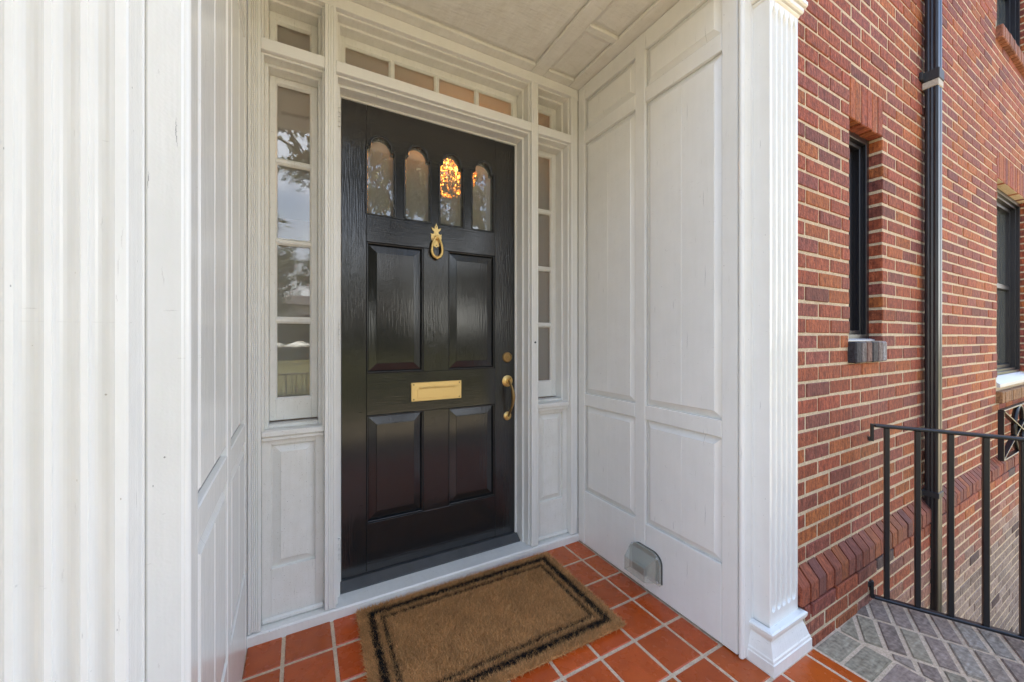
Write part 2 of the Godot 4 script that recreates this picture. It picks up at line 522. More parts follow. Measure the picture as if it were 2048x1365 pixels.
func brick_house():
	var t = thing("brick_house", "two storey red brick house wall beside the white porch recess", "house")
	var holes = [[2.2835, 2.6664, 1.2156, 2.2905], [4.9265, 6.10, 0.86, 2.5285], [4.9265, 6.10, 3.738, 5.35]]
	var blocks = holes.duplicate()
	blocks.append([2.2835, 2.6664, 2.277, 2.4832]); blocks.append([4.9265, 6.10, 2.50, 2.7575])
	blocks.append([2.268, 2.640, 1.112, 1.22]); blocks.append([4.90, 6.13, 0.70, 0.87]); blocks.append([4.90, 6.13, 3.635, 3.745])
	# mortar bed in panels round the window openings
	var core = MB.new()
	var ys = [0.10, 0.86, 1.2156, 2.2905, 2.5285, 3.738, 5.35, 6.4]
	for i in ys.size() - 1:
		var ym: float = (ys[i] + ys[i + 1]) * 0.5
		var x = 1.60
		for hh in holes:
			if ym > hh[2] and ym < hh[3] and hh[0] > x:
				core.box(Vector3(x, ys[i], 0.80), Vector3(hh[0] - 0.002, ys[i + 1], ZB - 0.003))
				x = hh[1] + 0.002
		core.box(Vector3(x, ys[i], 0.80), Vector3(9.2, ys[i + 1], ZB - 0.003))
	core.box(Vector3(1.60, -1.7, 0.80), Vector3(1.776, 0.10, ZB - 0.003))
	core.box(Vector3(1.776, -1.7, 0.80), Vector3(9.2, 0.10, 1.067))
	core.box(Vector3(-6, -1.7, 0.80), Vector3(-0.44, 6.4, ZB - 0.003))
	put("mortar_bed", core, M.mortar, t)
	put("upper_wall", _boxmesh([[Vector3(-0.44, 3.3, 0.80), Vector3(1.60, 6.4, ZB)]], Color(0.33, 0.09, 0.05)), M.brick, t)
	put("side_wall", _boxmesh([[Vector3(9.0, -1.7, -8), Vector3(9.2, 6.4, 0.8)]], Color(0.33, 0.09, 0.05)), M.brick, t)
	put("side_wall", _boxmesh([[Vector3(-6, -1.7, -8), Vector3(-5.8, 6.4, 0.8)]], Color(0.33, 0.09, 0.05)), M.brick, t)
	put("rear_wall", _boxmesh([[Vector3(-6, -1.7, -8.2), Vector3(9.2, 6.4, -8)]], Color(0.33, 0.09, 0.05)), M.brick, t)
	var rf = MB.new()
	rf.plate([Vector2(-1.55, 6.25), Vector2(3.4, 9.3), Vector2(8.6, 6.25), Vector2(8.6, 6.4), Vector2(3.4, 9.5), Vector2(-1.55, 6.42)], -6.3, 9.5)
	var ro = put("roof", rf, M.roof, t)
	ro.rotation.y = PI / 2                     # the profile runs along z, the ridge along x
	var list = []
	rng.seed = 11
	for k in range(-16, 66):
		course(list, 1.4198 + k * 0.0686, ZB, 1.66, 7.4, 1.8707 + (0.0 if k % 2 == 0 else 0.1098) + rng.randf_range(-0.006, 0.006), blocks)
	for k in range(-16, 40):
		course(list, 1.4198 + k * 0.0686, ZB, -3.0, -0.45, 0.1 + (0.0 if k % 2 == 0 else 0.1078), [])
	for k in 26:
		course(list, 0.115 - k * 0.0686, 1.07, 1.781, 7.4, 1.83 + (0.0 if k % 2 == 0 else 0.1078) + rng.randf_range(-0.01, 0.01), [], true)
	# soldier bricks over the windows
	for a in [[2.2835, 2.6664, 6, 2.282, 2.4785], [4.9265, 6.10, 17, 2.530, 2.752]]:
		var w: float = (a[1] - a[0]) / a[2]
		for i in a[2]:
			add_brick(list, a[0] + i * w + 0.003, a[0] + (i + 1) * w - 0.003, a[3] + rng.randf_range(-0.003, 0.003), a[4], ZB + rng.randf_range(-0.001, 0.002), brick_color())
	list.sort_custom(func(p, q): return p.size > q.size)
	var rest = MB.new()
	var n = 0
	for b in list:
		if n < 300 and b.size > 0.0:
			var m = MB.new()
			m.col = b.col
			var mid: Vector3 = (b.lo + b.hi) * 0.5
			m.box(b.lo - mid, b.hi - mid, 0.0035)
			var o = put("brick", m, M.brick, t)
			o.position = mid
			o.rotation = Vector3(rng.randf_range(-0.008, 0.008), rng.randf_range(-0.006, 0.006), rng.randf_range(-0.006, 0.006))
			n += 1
		else:
			rest.col = b.col
			rest.box(b.lo, b.hi, 0.0035)
	put("farther_bricks", rest, M.brick, t).set_meta("kind", "stuff")
	# projecting course of moulded bricks on edge at the foot of the wall
	var x = 1.748
	while x < 7.0:
		var m = MB.new()
		m.col = brick_color().lerp(Color(0.2, 0.09, 0.075), rng.randf_range(0.0, 0.6))
		var pr = []
		var zf = 1.072 + rng.randf_range(-0.002, 0.002)
		pr.append(Vector2(zf, 0.158)); pr.append(Vector2(zf, 0.222))
		for i in 6: pr.append(Vector2(zf - 0.020 + 0.020 * cos(i * 0.16), 0.222 + 0.020 * sin(i * 0.16)))
		pr.append(Vector2(ZB - 0.004, 0.284)); pr.append(Vector2(0.98, 0.284)); pr.append(Vector2(0.98, 0.158))
		m.xf = Transform3D(Basis(Vector3(0, 0, 1), Vector3(0, 1, 0), Vector3(-1, 0, 0)), Vector3(x + 0.062, 0, 0))
		m.plate(pr, 0.0, 0.0595)
		put("plinth_brick", m, M.brick, t)
		x += 0.0695 + rng.randf_range(-0.002, 0.002)
	# sills of bricks on edge
	var sillc = [Color(0.05, 0.05, 0.055), Color(0.2, 0.18, 0.17), Color(0.26, 0.15, 0.115), Color(0.09, 0.085, 0.085), Color(0.25, 0.21, 0.19), Color(0.42, 0.42, 0.42), Color(0.27, 0.14, 0.1)]
	for a in [[2.268, 2.640, 6, 1.112, 1.214, 1.060], [4.90, 6.13, 18, 0.705, 0.80, 1.066], [4.90, 6.13, 18, 3.64, 3.742, 1.066]]:
		var w: float = (a[1] - a[0]) / a[2]
		for i in a[2]:
			var m = MB.new()
			m.col = sillc[i] if a[2] == 6 else (Color(0.36, 0.2, 0.09) if a[3] < 1.0 else Color(0.4, 0.17, 0.1)) * rng.randf_range(0.75, 1.2)
			m.box(Vector3(a[0] + i * w + 0.003, a[3], 0.93), Vector3(a[0] + (i + 1) * w - 0.003, a[4], a[5] + rng.randf_range(-0.003, 0.003)), 0.006)
			put("sill_brick", m, M.brick, t)
	for hh in holes: window(t, hh)

func _boxmesh(list, col) -> MB:
	var m = MB.new()
	m.col = col
	for b in list: m.box(b[0], b[1])
	return m

func window(t, hh):
	var w = Node3D.new()
	w.name = "window"
	t.add_child(w, true)
	var x0: float = hh[0]
	var x1: float = hh[1]
	var y0: float = hh[2] + (0.035 if hh[2] < 1.0 else 0.0)
	var y1: float = hh[3]
	var b = MB.new()
	var ring = func(m: MB, i, wd, z0, z1):
		m.box(Vector3(x0 + i, y0 + i, z0), Vector3(x0 + i + wd, y1 - i, z1), 0.002)
		m.box(Vector3(x1 - i - wd, y0 + i, z0), Vector3(x1 - i, y1 - i, z1), 0.002)
		m.box(Vector3(x0 + i + wd, y1 - i - wd, z0), Vector3(x1 - i - wd, y1 - i, z1), 0.002)
		m.box(Vector3(x0 + i + wd, y0 + i, z0), Vector3(x1 - i - wd, y0 + i + wd, z1), 0.002)
	ring.call(b, 0.001, 0.034, 0.86, 0.975)
	put("frame", b, M.window_black, w)
	b = MB.new()
	ring.call(b, 0.0355, 0.020, 0.86, 0.955)
	put("storm_frame", b, M.window_black, w)
	b = MB.new()
	ring.call(b, 0.056, 0.032, 0.86, 0.925)
	var ym = (y0 + y1) * 0.5
	b.box(Vector3(x0 + 0.0885, ym - 0.022, 0.87), Vector3(x1 - 0.0885, ym + 0.022, 0.922), 0.002)
	put("sash", b, M.window_black, w)
	for s in 2:
		b = MB.new()
		var a0 = y0 + 0.088 if s == 0 else ym + 0.022
		var a1 = ym - 0.022 if s == 0 else y1 - 0.088
		b.quad(Vector3(x0 + 0.088, a0, 0.90), Vector3(x1 - 0.088, a0, 0.90), Vector3(x1 - 0.088, a1, 0.90), Vector3(x0 + 0.088, a1, 0.90))
		put("pane", b, M.glass, w)
	b = MB.new()                                # closed blind behind the panes
	var nb = int((y1 - y0 - 0.16) / 0.05)
	for i in nb:
		b.box(Vector3(x0 + 0.06, y0 + 0.09 + i * 0.05, 0.835 ), Vector3(x1 - 0.06, y0 + 0.137 + i * 0.05, 0.842))
	put("blind", b, M.bracket, w)
	if hh[2] < 1.0 or hh[0] < 3.0:
		b = MB.new()
		var zt = 1.045 if hh[2] < 1.0 else 1.0
		b.plate([Vector2(0.86, y0 + 0.002), Vector2(0.86, hh[2] - 0.045 if hh[2] < 1.0 else y0 - 0.001), Vector2(zt, hh[2] - 0.030 if hh[2] < 1.0 else y0 - 0.001), Vector2(zt, hh[2] - 0.004 if hh[2] < 1.0 else y0 + 0.006), Vector2(0.985, y0 + 0.012)], 0, 1)
		var m2 = MB.new()
		m2.xf = Transform3D(Basis(Vector3(0, 0, 1), Vector3(0, 1, 0), Vector3(-(x1 - x0 - 0.006), 0, 0)), Vector3(x1 - 0.003, 0, 0))
		m2.plate([Vector2(0.86, y0 + 0.002), Vector2(0.86, hh[2] - 0.045 if hh[2] < 1.0 else y0 - 0.001), Vector2(zt, hh[2] - 0.030 if hh[2] < 1.0 else y0 - 0.001), Vector2(zt, hh[2] - 0.004 if hh[2] < 1.0 else y0 + 0.006), Vector2(0.985, y0 + 0.012)], 0, 1)
		put("metal_sill", m2, M.alu, w)

# ---------------------------------------------------------------- the door surround
func reeded(called, x0, x1, y0, y1, t, grooves):
	var b = MB.new()
	var pts = [Vector2(x0, -0.16), Vector2(x0, -0.002), Vector2(x0 + 0.002, 0.0)]
	var lo: float = x0 + 0.009
	var wd: float = (x1 - x0 - 0.018) / grooves
	for g in grooves:
		var a = lo + g * wd
		for k in 5:
			pts.append(Vector2(a + wd * 0.15 + wd * 0.7 * k / 4.0, -0.0032 * sin(PI * k / 4.0)))
	pts.append_array([Vector2(x1 - 0.002, 0.0), Vector2(x1, -0.002), Vector2(x1, -0.16)])
	for i in pts.size() - 1:
		b.quad(Vector3(pts[i].x, y0, pts[i].y), Vector3(pts[i + 1].x, y0, pts[i + 1].y), Vector3(pts[i + 1].x, y1, pts[i + 1].y), Vector3(pts[i].x, y1, pts[i].y))
	b.quad(Vector3(x1, y0, -0.16), Vector3(x0, y0, -0.16), Vector3(x0, y1, -0.16), Vector3(x1, y1, -0.16))
	return put(called, b, M.paint, t)

func casing(t, x0, x1, y0, y1, floor_too, m):
	var b = MB.new()
	for st in [[0.0, 0.009, -0.022], [0.009, 0.022, -0.07]]:
		var i0: float = st[0]
		var i1: float = st[1]
		var z: float = st[2]
		b.box(Vector3(x0 + i0, y0, -0.16), Vector3(x0 + i1, y1 - i0, z), 0.0012)
		b.box(Vector3(x1 - i1, y0, -0.16), Vector3(x1 - i0, y1 - i0, z), 0.0012)
		b.box(Vector3(x0 + i1, y1 - i1, -0.16), Vector3(x1 - i1, y1 - i0, z), 0.0012)
		if floor_too: b.box(Vector3(x0 + i1, y0 + i0, -0.16), Vector3(x1 - i1, y0 + i1, z), 0.0012)
	put("casing", b, m, t)

func sash(t, x0, x1, y0, y1, gx0, gx1, gy0, gy1, bars_y, bars_x, called):
	var w = Node3D.new()
	w.name = called
	t.add_child(w, true)
	var b = MB.new()
	var zf = -0.128
	b.box(Vector3(x0, y0, -0.158), Vector3(gx0 - 0.006, y1, zf), 0.002)
	b.box(Vector3(gx1 + 0.006, y0, -0.158), Vector3(x1, y1, zf), 0.002)
	b.box(Vector3(gx0 - 0.006, y0, -0.158), Vector3(gx1 + 0.006, gy0 - 0.006, zf), 0.002)
	b.box(Vector3(gx0 - 0.006, gy1 + 0.006, -0.158), Vector3(gx1 + 0.006, y1, zf), 0.002)
	# putty bevel round the glass
	var o = [Vector3(gx0 - 0.006, gy0 - 0.006, zf - 0.002), Vector3(gx1 + 0.006, gy0 - 0.006, zf - 0.002), Vector3(gx1 + 0.006, gy1 + 0.006, zf - 0.002), Vector3(gx0 - 0.006, gy1 + 0.006, zf - 0.002)]
	var q = [Vector3(gx0, gy0, zf - 0.013), Vector3(gx1, gy0, zf - 0.013), Vector3(gx1, gy1, zf - 0.013), Vector3(gx0, gy1, zf - 0.013)]
	for i in 4: b.quad(o[i], o[(i + 1) % 4], q[(i + 1) % 4], q[i])
	put("sash_frame", b, M.paint_dirty, w)
	var ylines = [gy0]
	var xlines = [gx0]
	for y in bars_y:
		b = MB.new()
		var pr = [Vector2(-0.146, y - 0.015), Vector2(-0.139, y - 0.015), Vector2(-0.130, y - 0.006), Vector2(-0.130, y + 0.006), Vector2(-0.139, y + 0.015), Vector2(-0.146, y + 0.015)]
		b.xf = Transform3D(Basis(Vector3(0, 0, 1), Vector3(0, 1, 0), Vector3(-1, 0, 0)), Vector3(gx1 + 0.004, 0, 0))
		b.plate(pr, 0, gx1 - gx0 + 0.008)
		put("glazing_bar", b, M.paint_dirty, w)
		ylines.append(y - 0.014); ylines.append(y + 0.014)
	for x in bars_x:
		b = MB.new()
		b.xf = Transform3D(Basis(Vector3(1, 0, 0), Vector3(0, 0, -1), Vector3(0, 1, 0)), Vector3(0, gy0 - 0.004, 0))
		b.plate([Vector2(x - 0.015, 0.146), Vector2(x - 0.015, 0.139), Vector2(x - 0.006, 0.130), Vector2(x + 0.006, 0.130), Vector2(x + 0.015, 0.139), Vector2(x + 0.015, 0.146)], 0, gy1 - gy0 + 0.008)
		put("glazing_bar", b, M.paint_dirty, w)
		xlines.append(x - 0.014); xlines.append(x + 0.014)
	ylines.append(gy1); xlines.append(gx1)
	ylines.sort(); xlines.sort()
	for j in range(0, ylines.size(), 2):
		for i in range(0, xlines.size(), 2):
			b = MB.new()
			var tl = rng.randf_range(-0.0008, 0.0008)
			b.quad(Vector3(xlines[i] - 0.002, ylines[j] - 0.002, -0.1435 + tl), Vector3(xlines[i + 1] + 0.002, ylines[j] - 0.002, -0.1435), Vector3(xlines[i + 1] + 0.002, ylines[j + 1] + 0.002, -0.1435 - tl), Vector3(xlines[i] - 0.002, ylines[j + 1] + 0.002, -0.1435))
			b.quad(Vector3(xlines[i] - 0.002, ylines[j] - 0.002, -0.1465 + tl), Vector3(xlines[i + 1] + 0.002, ylines[j] - 0.002, -0.1465), Vector3(xlines[i + 1] + 0.002, ylines[j + 1] + 0.002, -0.1465 - tl), Vector3(xlines[i] - 0.002, ylines[j + 1] + 0.002, -0.1465))
			for zz in [-0.1545, -0.1575]:          # inner leaf, added as double glazing to strengthen the reflections
				b.quad(Vector3(xlines[i] - 0.002, ylines[j] - 0.002, zz), Vector3(xlines[i + 1] + 0.002, ylines[j] - 0.002, zz + tl), Vector3(xlines[i + 1] + 0.002, ylines[j + 1] + 0.002, zz), Vector3(xlines[i] - 0.002, ylines[j + 1] + 0.002, zz))
			put("pane", b, M.glass, w)

func door_frame():
	var t = thing("door_frame", "white panelled door surround with two sidelights and a row of transom lights", "door frame")
	var xs = [-0.187, -0.1416, 0.0912, 0.1367, 1.1477, 1.1931, 1.4275, 1.4779]
	reeded("end_post", xs[0], xs[1], 0.045, 2.686, t, 4)
	reeded("post", xs[2], xs[3], 0.045, 2.686, t, 3)
	reeded("post", xs[4], xs[5], 0.045, 2.686, t, 3)
	reeded("end_post", xs[6], xs[7], 0.045, 2.686, t, 4)
	boxpart("header", Vector3(xs[0], 2.6862, -0.16), Vector3(xs[7], 2.7385, 0.0012), M.paint, t)
	for k in 3:
		boxpart("transom_bar", Vector3(xs[k * 2 + 1] + 0.0003, 2.405, -0.16), Vector3(xs[k * 2 + 2] - 0.0003, 2.4545, -0.0006), M.paint, t, 0.002)
	# sill with its sloped top, and the dark threshold on it
	var b = MB.new()
	b.xf = Transform3D(Basis(Vector3(0, 0, 1), Vector3(0, 1, 0), Vector3(-(xs[7] - xs[0]), 0, 0)), Vector3(xs[7], 0, 0))
	b.plate([Vector2(-0.2, -0.02), Vector2(0.009, -0.02), Vector2(0.009, 0.036), Vector2(0.004, 0.0425), Vector2(-0.2, 0.0440)], 0, 1)
	put("sill", b, M.paint_worn, t)
	b = MB.new()
	b.xf = Transform3D(Basis(Vector3(0, 0, 1), Vector3(0, 1, 0), Vector3(-0.962, 0, 0)), Vector3(1.1225, 0, 0))
	b.plate([Vector2(-0.19, 0.042), Vector2(-0.088, 0.042), Vector2(-0.088, 0.052), Vector2(-0.128, 0.0765), Vector2(-0.19, 0.078)], 0, 1)
	put("threshold", b, M.threshold, t)
	# openings
	casing(t, xs[1], xs[2], 0.845, 2.405, false, M.paint_dirty)
	casing(t, xs[5], xs[6], 0.845, 2.405, false, M.paint)
	casing(t, xs[1], xs[2], 2.4545, 2.686, false, M.paint_dirty)
	casing(t, xs[3], xs[4], 2.4545, 2.686, false, M.paint_dirty)
	casing(t, xs[5], xs[6], 2.4545, 2.686, false, M.paint_dirty)
	casing(t, xs[3], xs[4], 0.045, 2.405, false, M.paint)
	# door jambs and stop beads
	b = MB.new()
	b.box(Vector3(0.1589, 0.0445, -0.2), Vector3(0.1677, 2.3735, -0.1325), 0.0015)
	b.box(Vector3(1.1150, 0.0445, -0.2), Vector3(1.1255, 2.3735, -0.1325), 0.0015)
	b.box(Vector3(0.1589, 2.3737, -0.2), Vector3(1.1255, 2.3828, -0.1325), 0.0015)
	put("door_stop", b, M.paint, t)
	sash(t, -0.1193, 0.0689, 0.868, 2.3827, -0.0905, 0.0365, 0.968, 2.351, [2.014, 1.6595, 1.311], [], "sidelight")
	sash(t, 1.2154, 1.4052, 0.868, 2.3827, 1.2465, 1.3680, 0.968, 2.351, [2.014, 1.6595, 1.311], [], "sidelight")
	sash(t, -0.1193, 0.0689, 2.455, 2.6637, -0.0905, 0.0365, 2.502, 2.622, [], [], "top_light")
	sash(t, 1.2154, 1.4052, 2.455, 2.6637, 1.2465, 1.3680, 2.502, 2.622, [], [], "top_light")
	sash(t, 0.1589, 1.1255, 2.455, 2.6637, 0.188, 1.090, 2.502, 2.622, [], [0.4025, 0.636, 0.869], "transom_window")
	# panels under the sidelights
	for a in [[xs[1], xs[2], M.paint_dirty], [xs[5], xs[6], M.paint_dirty]]:
		var x0: float = a[0]
		var x1: float = a[1]
		boxpart("sidelight_sill", Vector3(x0 + 0.0003, 0.8215, -0.16), Vector3(x1 - 0.0003, 0.8447, -0.018), a[2], t, 0.003)
		boxpart("sidelight_sill", Vector3(x0 + 0.0223, 0.845, -0.16), Vector3(x1 - 0.0223, 0.8605, -0.074), a[2], t, 0.003)
		boxpart("apron", Vector3(x0 + 0.0003, 0.802, -0.16), Vector3(x1 - 0.0003, 0.8210, -0.0265), a[2], t, 0.004)
		var zf = -0.042
		boxpart("stile", Vector3(x0 + 0.0003, 0.045, -0.16), Vector3(x0 + 0.034, 0.8018, zf), a[2], t)
		boxpart("stile", Vector3(x1 - 0.034, 0.045, -0.16), Vector3(x1 - 0.0003, 0.8018, zf), a[2], t)
		boxpart("rail", Vector3(x0 + 0.0342, 0.045, -0.16), Vector3(x1 - 0.0342, 0.262, zf), a[2], t)
		boxpart("rail", Vector3(x0 + 0.0342, 0.782, -0.16), Vector3(x1 - 0.0342, 0.8018, zf), a[2], t)
		boxpart("base_strip", Vector3(x0 + 0.0003, 0.0446, zf), Vector3(x1 - 0.0003, 0.066, zf + 0.014), a[2], t, 0.006)
		b = MB.new()
		b.raised(x0 + 0.0342, x1 - 0.0342, 0.262, 0.782, zf - 0.016, zf - 0.002, 0.032)
		put("panel", b, a[2], t)
	# hinges painted over, a screw eye on the post
	for y in [[2.196, 2.30], [1.20, 1.317], [0.204, 0.317]]:
		var h = MB.new()
		var L: float = (y[1] - y[0]) / 5
		for k in 5:
			h.lathe([Vector2(0.0, 0), Vector2(0.0075, 0.0006), Vector2(0.0075, L - 0.0026), Vector2(0.0, L - 0.002)], 10, Transform3D(Basis.IDENTITY, Vector3(0.1525, y[0] + k * L, -0.0625)))
		h.box(Vector3(0.1462, y[0] + 0.004, -0.0698), Vector3(0.1582, y[1] - 0.004, -0.0655))
		put("hinge", h, M.paint, t)
	var sc = MB.new()
	sc.lathe([Vector2(0.0055, 0), Vector2(0.0055, 0.003), Vector2(0.003, 0.005), Vector2(0, 0.005)], 10, Transform3D(Basis(Vector3.RIGHT, PI / 2), Vector3(1.171, 1.206, 0)))
	put("screw", sc, M.bracket, t)

# ---------------------------------------------------------------- the door
func front_door():
	var t = thing("front_door", "glossy black panelled front door with four arched panes and brass fittings", "door")
	var zf = -0.14
	var zb = -0.185
	boxpart("stile", Vector3(0.169, 0.079, zb), Vector3(0.2828, 2.3725, zf), M.door_v, t, 0.002)
	boxpart("stile", Vector3(0.9862, 0.079, zb), Vector3(1.1138, 2.3725, zf), M.door_v, t, 0.002)
	boxpart("rail", Vector3(0.283, 0.079, zb), Vector3(0.986, 0.319, zf - 0.0004), M.door_h, t)
	boxpart("rail", Vector3(0.283, 0.849, zb), Vector3(0.986, 1.056, zf - 0.0004), M.door_h, t)
	boxpart("rail", Vector3(0.283, 1.705, zb), Vector3(0.986, 1.838, zf - 0.0004), M.door_h, t)
	for y in [[0.319, 0.849], [1.056, 1.705]]:
		boxpart("mullion", Vector3(0.566, y[0], zb), Vector3(0.703, y[1], zf - 0.0008), M.door_v, t)
		for x in [[0.283, 0.566], [0.703, 0.986]]:
			var b = MB.new()
			b.box(Vector3(x[0], y[0], zb), Vector3(x[1], y[1], zf - 0.018))
			b.raised(x[0] + 0.0005, x[1] - 0.0005, y[0] + 0.0005, y[1] - 0.0005, zf - 0.0165, zf - 0.0045, 0.046, 0.003, 0.006)
			var p = put("panel", b, M.door_panel, t)
			var bead = MB.new()                    # quarter round bead in the recess
			for s in [[Vector3(x[0] + 0.0045, y[0] + 0.0045, 0), Vector3(x[1] - 0.0045, y[0] + 0.0045, 0)], [Vector3(x[0] + 0.0045, y[1] - 0.0045, 0), Vector3(x[1] - 0.0045, y[1] - 0.0045, 0)], [Vector3(x[0] + 0.0045, y[0] + 0.0045, 0), Vector3(x[0] + 0.0045, y[1] - 0.0045, 0)], [Vector3(x[1] - 0.0045, y[0] + 0.0045, 0), Vector3(x[1] - 0.0045, y[1] - 0.0045, 0)]]:
				bead.tube([s[0] + Vector3(0, 0, zf - 0.0075), s[1] + Vector3(0, 0, zf - 0.0075)], 0.0042, 8)
			put("bead", bead, M.door_panel, p)
	# glazed head: four openings with a round arch on shoulders
	var holes = [0.351, 0.5365, 0.7225, 0.909]
	var cells = [0.283, 0.4437, 0.6295, 0.8157, 0.986]
	var head = MB.new()
	var y0 = 1.838
	var y1 = 2.3725
	for i in 4:
		var cx: float = holes[i]
		var hole = PackedVector2Array([Vector2(cx - 0.067, 1.846), Vector2(cx + 0.067, 1.846), Vector2(cx + 0.067, 2.163), Vector2(cx + 0.051, 2.166), Vector2(cx + 0.0515, 2.176)])
		for k in range(1, 16): hole.append(Vector2(cx + 0.0515 * cos(PI * k / 16), 2.176 + 0.0515 * sin(PI * k / 16)))
		hole.append_array([Vector2(cx - 0.0515, 2.176), Vector2(cx - 0.051, 2.166), Vector2(cx - 0.067, 2.163)])
		var mid = Vector2(cx, 2.03)
		var cell = [Vector2(cells[i], y0), Vector2(cells[i + 1], y0), Vector2(cells[i + 1], y1), Vector2(cells[i], y1)]
		var angs = []
		for p in hole: angs.append((p - mid).angle())
		for p in cell: angs.append((p - mid).angle())
		angs.sort()
		var prev = []
		for k in angs.size() + 1:
			var an: float = angs[k % angs.size()]
			var d = Vector2.from_angle(an)
			var hp = mid
			var best = 9.0
			for q in hole.size():
				var x = Geometry2D.segment_intersects_segment(mid, mid + d * 2.0, hole[q], hole[(q + 1) % hole.size()])
				if x != null and mid.distance_to(x) < best: best = mid.distance_to(x); hp = x
			if best > 8.0:
				for q in hole:
					if absf(angle_difference((q - mid).angle(), an)) < 0.0005: hp = q
			var tx = 9.0
			if absf(d.x) > 0.00001: tx = ((cells[i + 1] if d.x > 0 else cells[i]) - mid.x) / d.x
			var ty = 9.0
			if absf(d.y) > 0.00001: ty = ((y1 if d.y > 0 else y0) - mid.y) / d.y
			var op = mid + d * minf(tx, ty)
			if k > 0:
				head.quadto(Vector3(prev[0].x, prev[0].y, zf), Vector3(hp.x, hp.y, zf), Vector3(op.x, op.y, zf), Vector3(prev[1].x, prev[1].y, zf), Vector3(0, 0, 1))
				head.quadto(Vector3(prev[0].x, prev[0].y, zb), Vector3(hp.x, hp.y, zb), Vector3(op.x, op.y, zb), Vector3(prev[1].x, prev[1].y, zb), Vector3(0, 0, -1))
				head.quad(Vector3(prev[0].x, prev[0].y, zf), Vector3(prev[0].x, prev[0].y, zb), Vector3(hp.x, hp.y, zb), Vector3(hp.x, hp.y, zf))
			prev = [hp, op]
		var g = MB.new()
		var gi = Geometry2D.triangulate_polygon(hole)
		for k in range(0, gi.size(), 3):
			for zz in [zf - 0.018, zf - 0.021, zf - 0.030, zf - 0.033]:  # the inner two sheets are added to strengthen the reflections
				g.trito(Vector3(hole[gi[k]].x, hole[gi[k]].y, zz), Vector3(hole[gi[k + 1]].x, hole[gi[k + 1]].y, zz), Vector3(hole[gi[k + 2]].x, hole[gi[k + 2]].y, zz), Vector3(0, 0, 1))
		var pane = put("arched_pane", g, M.glass, t)
		var path = []
		for q in hole:
			var off: Vector2 = (q - Vector2(cx, 2.03)).normalized() * 0.004
			path.append(Vector3(q.x + off.x, q.y + off.y, zf - 0.0005))
		var bd = MB.new()
		bd.loop_tube(path, 0.0058, 8)
		var path2 = []
		for q in hole:
			var off: Vector2 = (q - Vector2(cx, 2.03)).normalized() * 0.013
			if q.y > 2.15: path2.append(Vector3(q.x + off.x, q.y + off.y, zf))
		bd.tube(path2, 0.0035, 8)
		put("bead", bd, M.door_panel, pane)
	put("glazed_head", head, M.door_h, t)
	# letter plate
	var ml = boxpart("mail_slot", Vector3(0.500, 0.9, zf), Vector3(0.7765, 0.999, zf + 0.006), M.brass_plate, t, 0.0025)
	boxpart("flap", Vector3(0.533, 0.915, zf + 0.006), Vector3(0.7435, 0.9635, zf + 0.0085), M.brass_plate, ml, 0.0012)
	boxpart("hood", Vector3(0.539, 0.9665, zf + 0.006), Vector3(0.7385, 0.9735, zf + 0.0125), M.brass_plate, ml, 0.003)
	for p in [[0.513, 0.911], [0.7635, 0.911], [0.513, 0.988], [0.7635, 0.988]]:
		var s = MB.new()
		s.lathe([Vector2(0.0036, 0), Vector2(0.0036, 0.0012), Vector2(0, 0.0018)], 8, Transform3D(Basis(Vector3.RIGHT, PI / 2), Vector3(p[0], p[1], zf + 0.0058)))
		put("screw", s, M.screw, ml)
	# lock
	var lk = MB.new()
	lk.lathe([Vector2(0.0305, 0), Vector2(0.0305, 0.004), Vector2(0.027, 0.010), Vector2(0.022, 0.0115), Vector2(0.021, 0.0085), Vector2(0.0145, 0.0085), Vector2(0.0135, 0.012), Vector2(0.0, 0.0125)], 28, Transform3D(Basis(Vector3.RIGHT, PI / 2), Vector3(1.0635, 1.1175, zf)))
	var lo = put("lock", lk, M.brass_old, t)
	boxpart("key_slot", Vector3(1.0628, 1.112, zf + 0.012), Vector3(1.0645, 1.123, zf + 0.0131), M.screw, lo, 0.0)
	# pull handle
	var hd = MB.new()
	for r in [[0.9775, 0.034], [0.7725, 0.0255]]:
		hd.lathe([Vector2(r[1], 0), Vector2(r[1], 0.003), Vector2(r[1] * 0.8, 0.007), Vector2(r[1] * 0.45, 0.010), Vector2(r[1] * 0.4, 0.016), Vector2(0.0, 0.017)], 26, Transform3D(Basis(Vector3.RIGHT, PI / 2), Vector3(1.0655, r[0], zf)))
	var grip = put("pull_handle", hd, M.brass, t)
	hd = MB.new()
	var pts = []
	var rad = []
	for k in 25:
		var s = k / 24.0
		var bow = sin(PI * pow(s, 0.8))
		pts.append(Vector3(1.0655 + 0.006 * sin(PI * s), 0.982 - 0.209 * s, zf + 0.012 + 0.052 * bow))
		rad.append(0.0072 + 0.0062 * exp(-pow((s - 0.42) / 0.25, 2)))
	hd.tube(pts, rad, 12, true, 0.7)
	put("grip", hd, M.brass_old, grip)
	hd = MB.new()
	hd.tube([Vector3(1.0655, 0.986, zf + 0.014), Vector3(1.0675, 0.993, zf + 0.034), Vector3(1.069, 0.9905, zf + 0.046)], [0.006, 0.0075, 0.0095], 10, true, 0.5)
	put("thumb_latch", hd, M.brass, grip)
	# knocker: cut plate, hinge boss, pear shaped ring
	var kx = 0.634
	var half = [[0.0, 1.842], [0.0035, 1.830], [0.0085, 1.823], [0.0075, 1.815], [0.012, 1.812], [0.026, 1.819], [0.021, 1.806], [0.0115, 1.797], [0.0125, 1.788], [0.022, 1.783], [0.030, 1.786], [0.0275, 1.776], [0.029, 1.766], [0.026, 1.752], [0.0165, 1.742], [0.0145, 1.733], [0.017, 1.724], [0.010, 1.717], [0.006, 1.718], [0.0, 1.711]]
	var poly = PackedVector2Array()
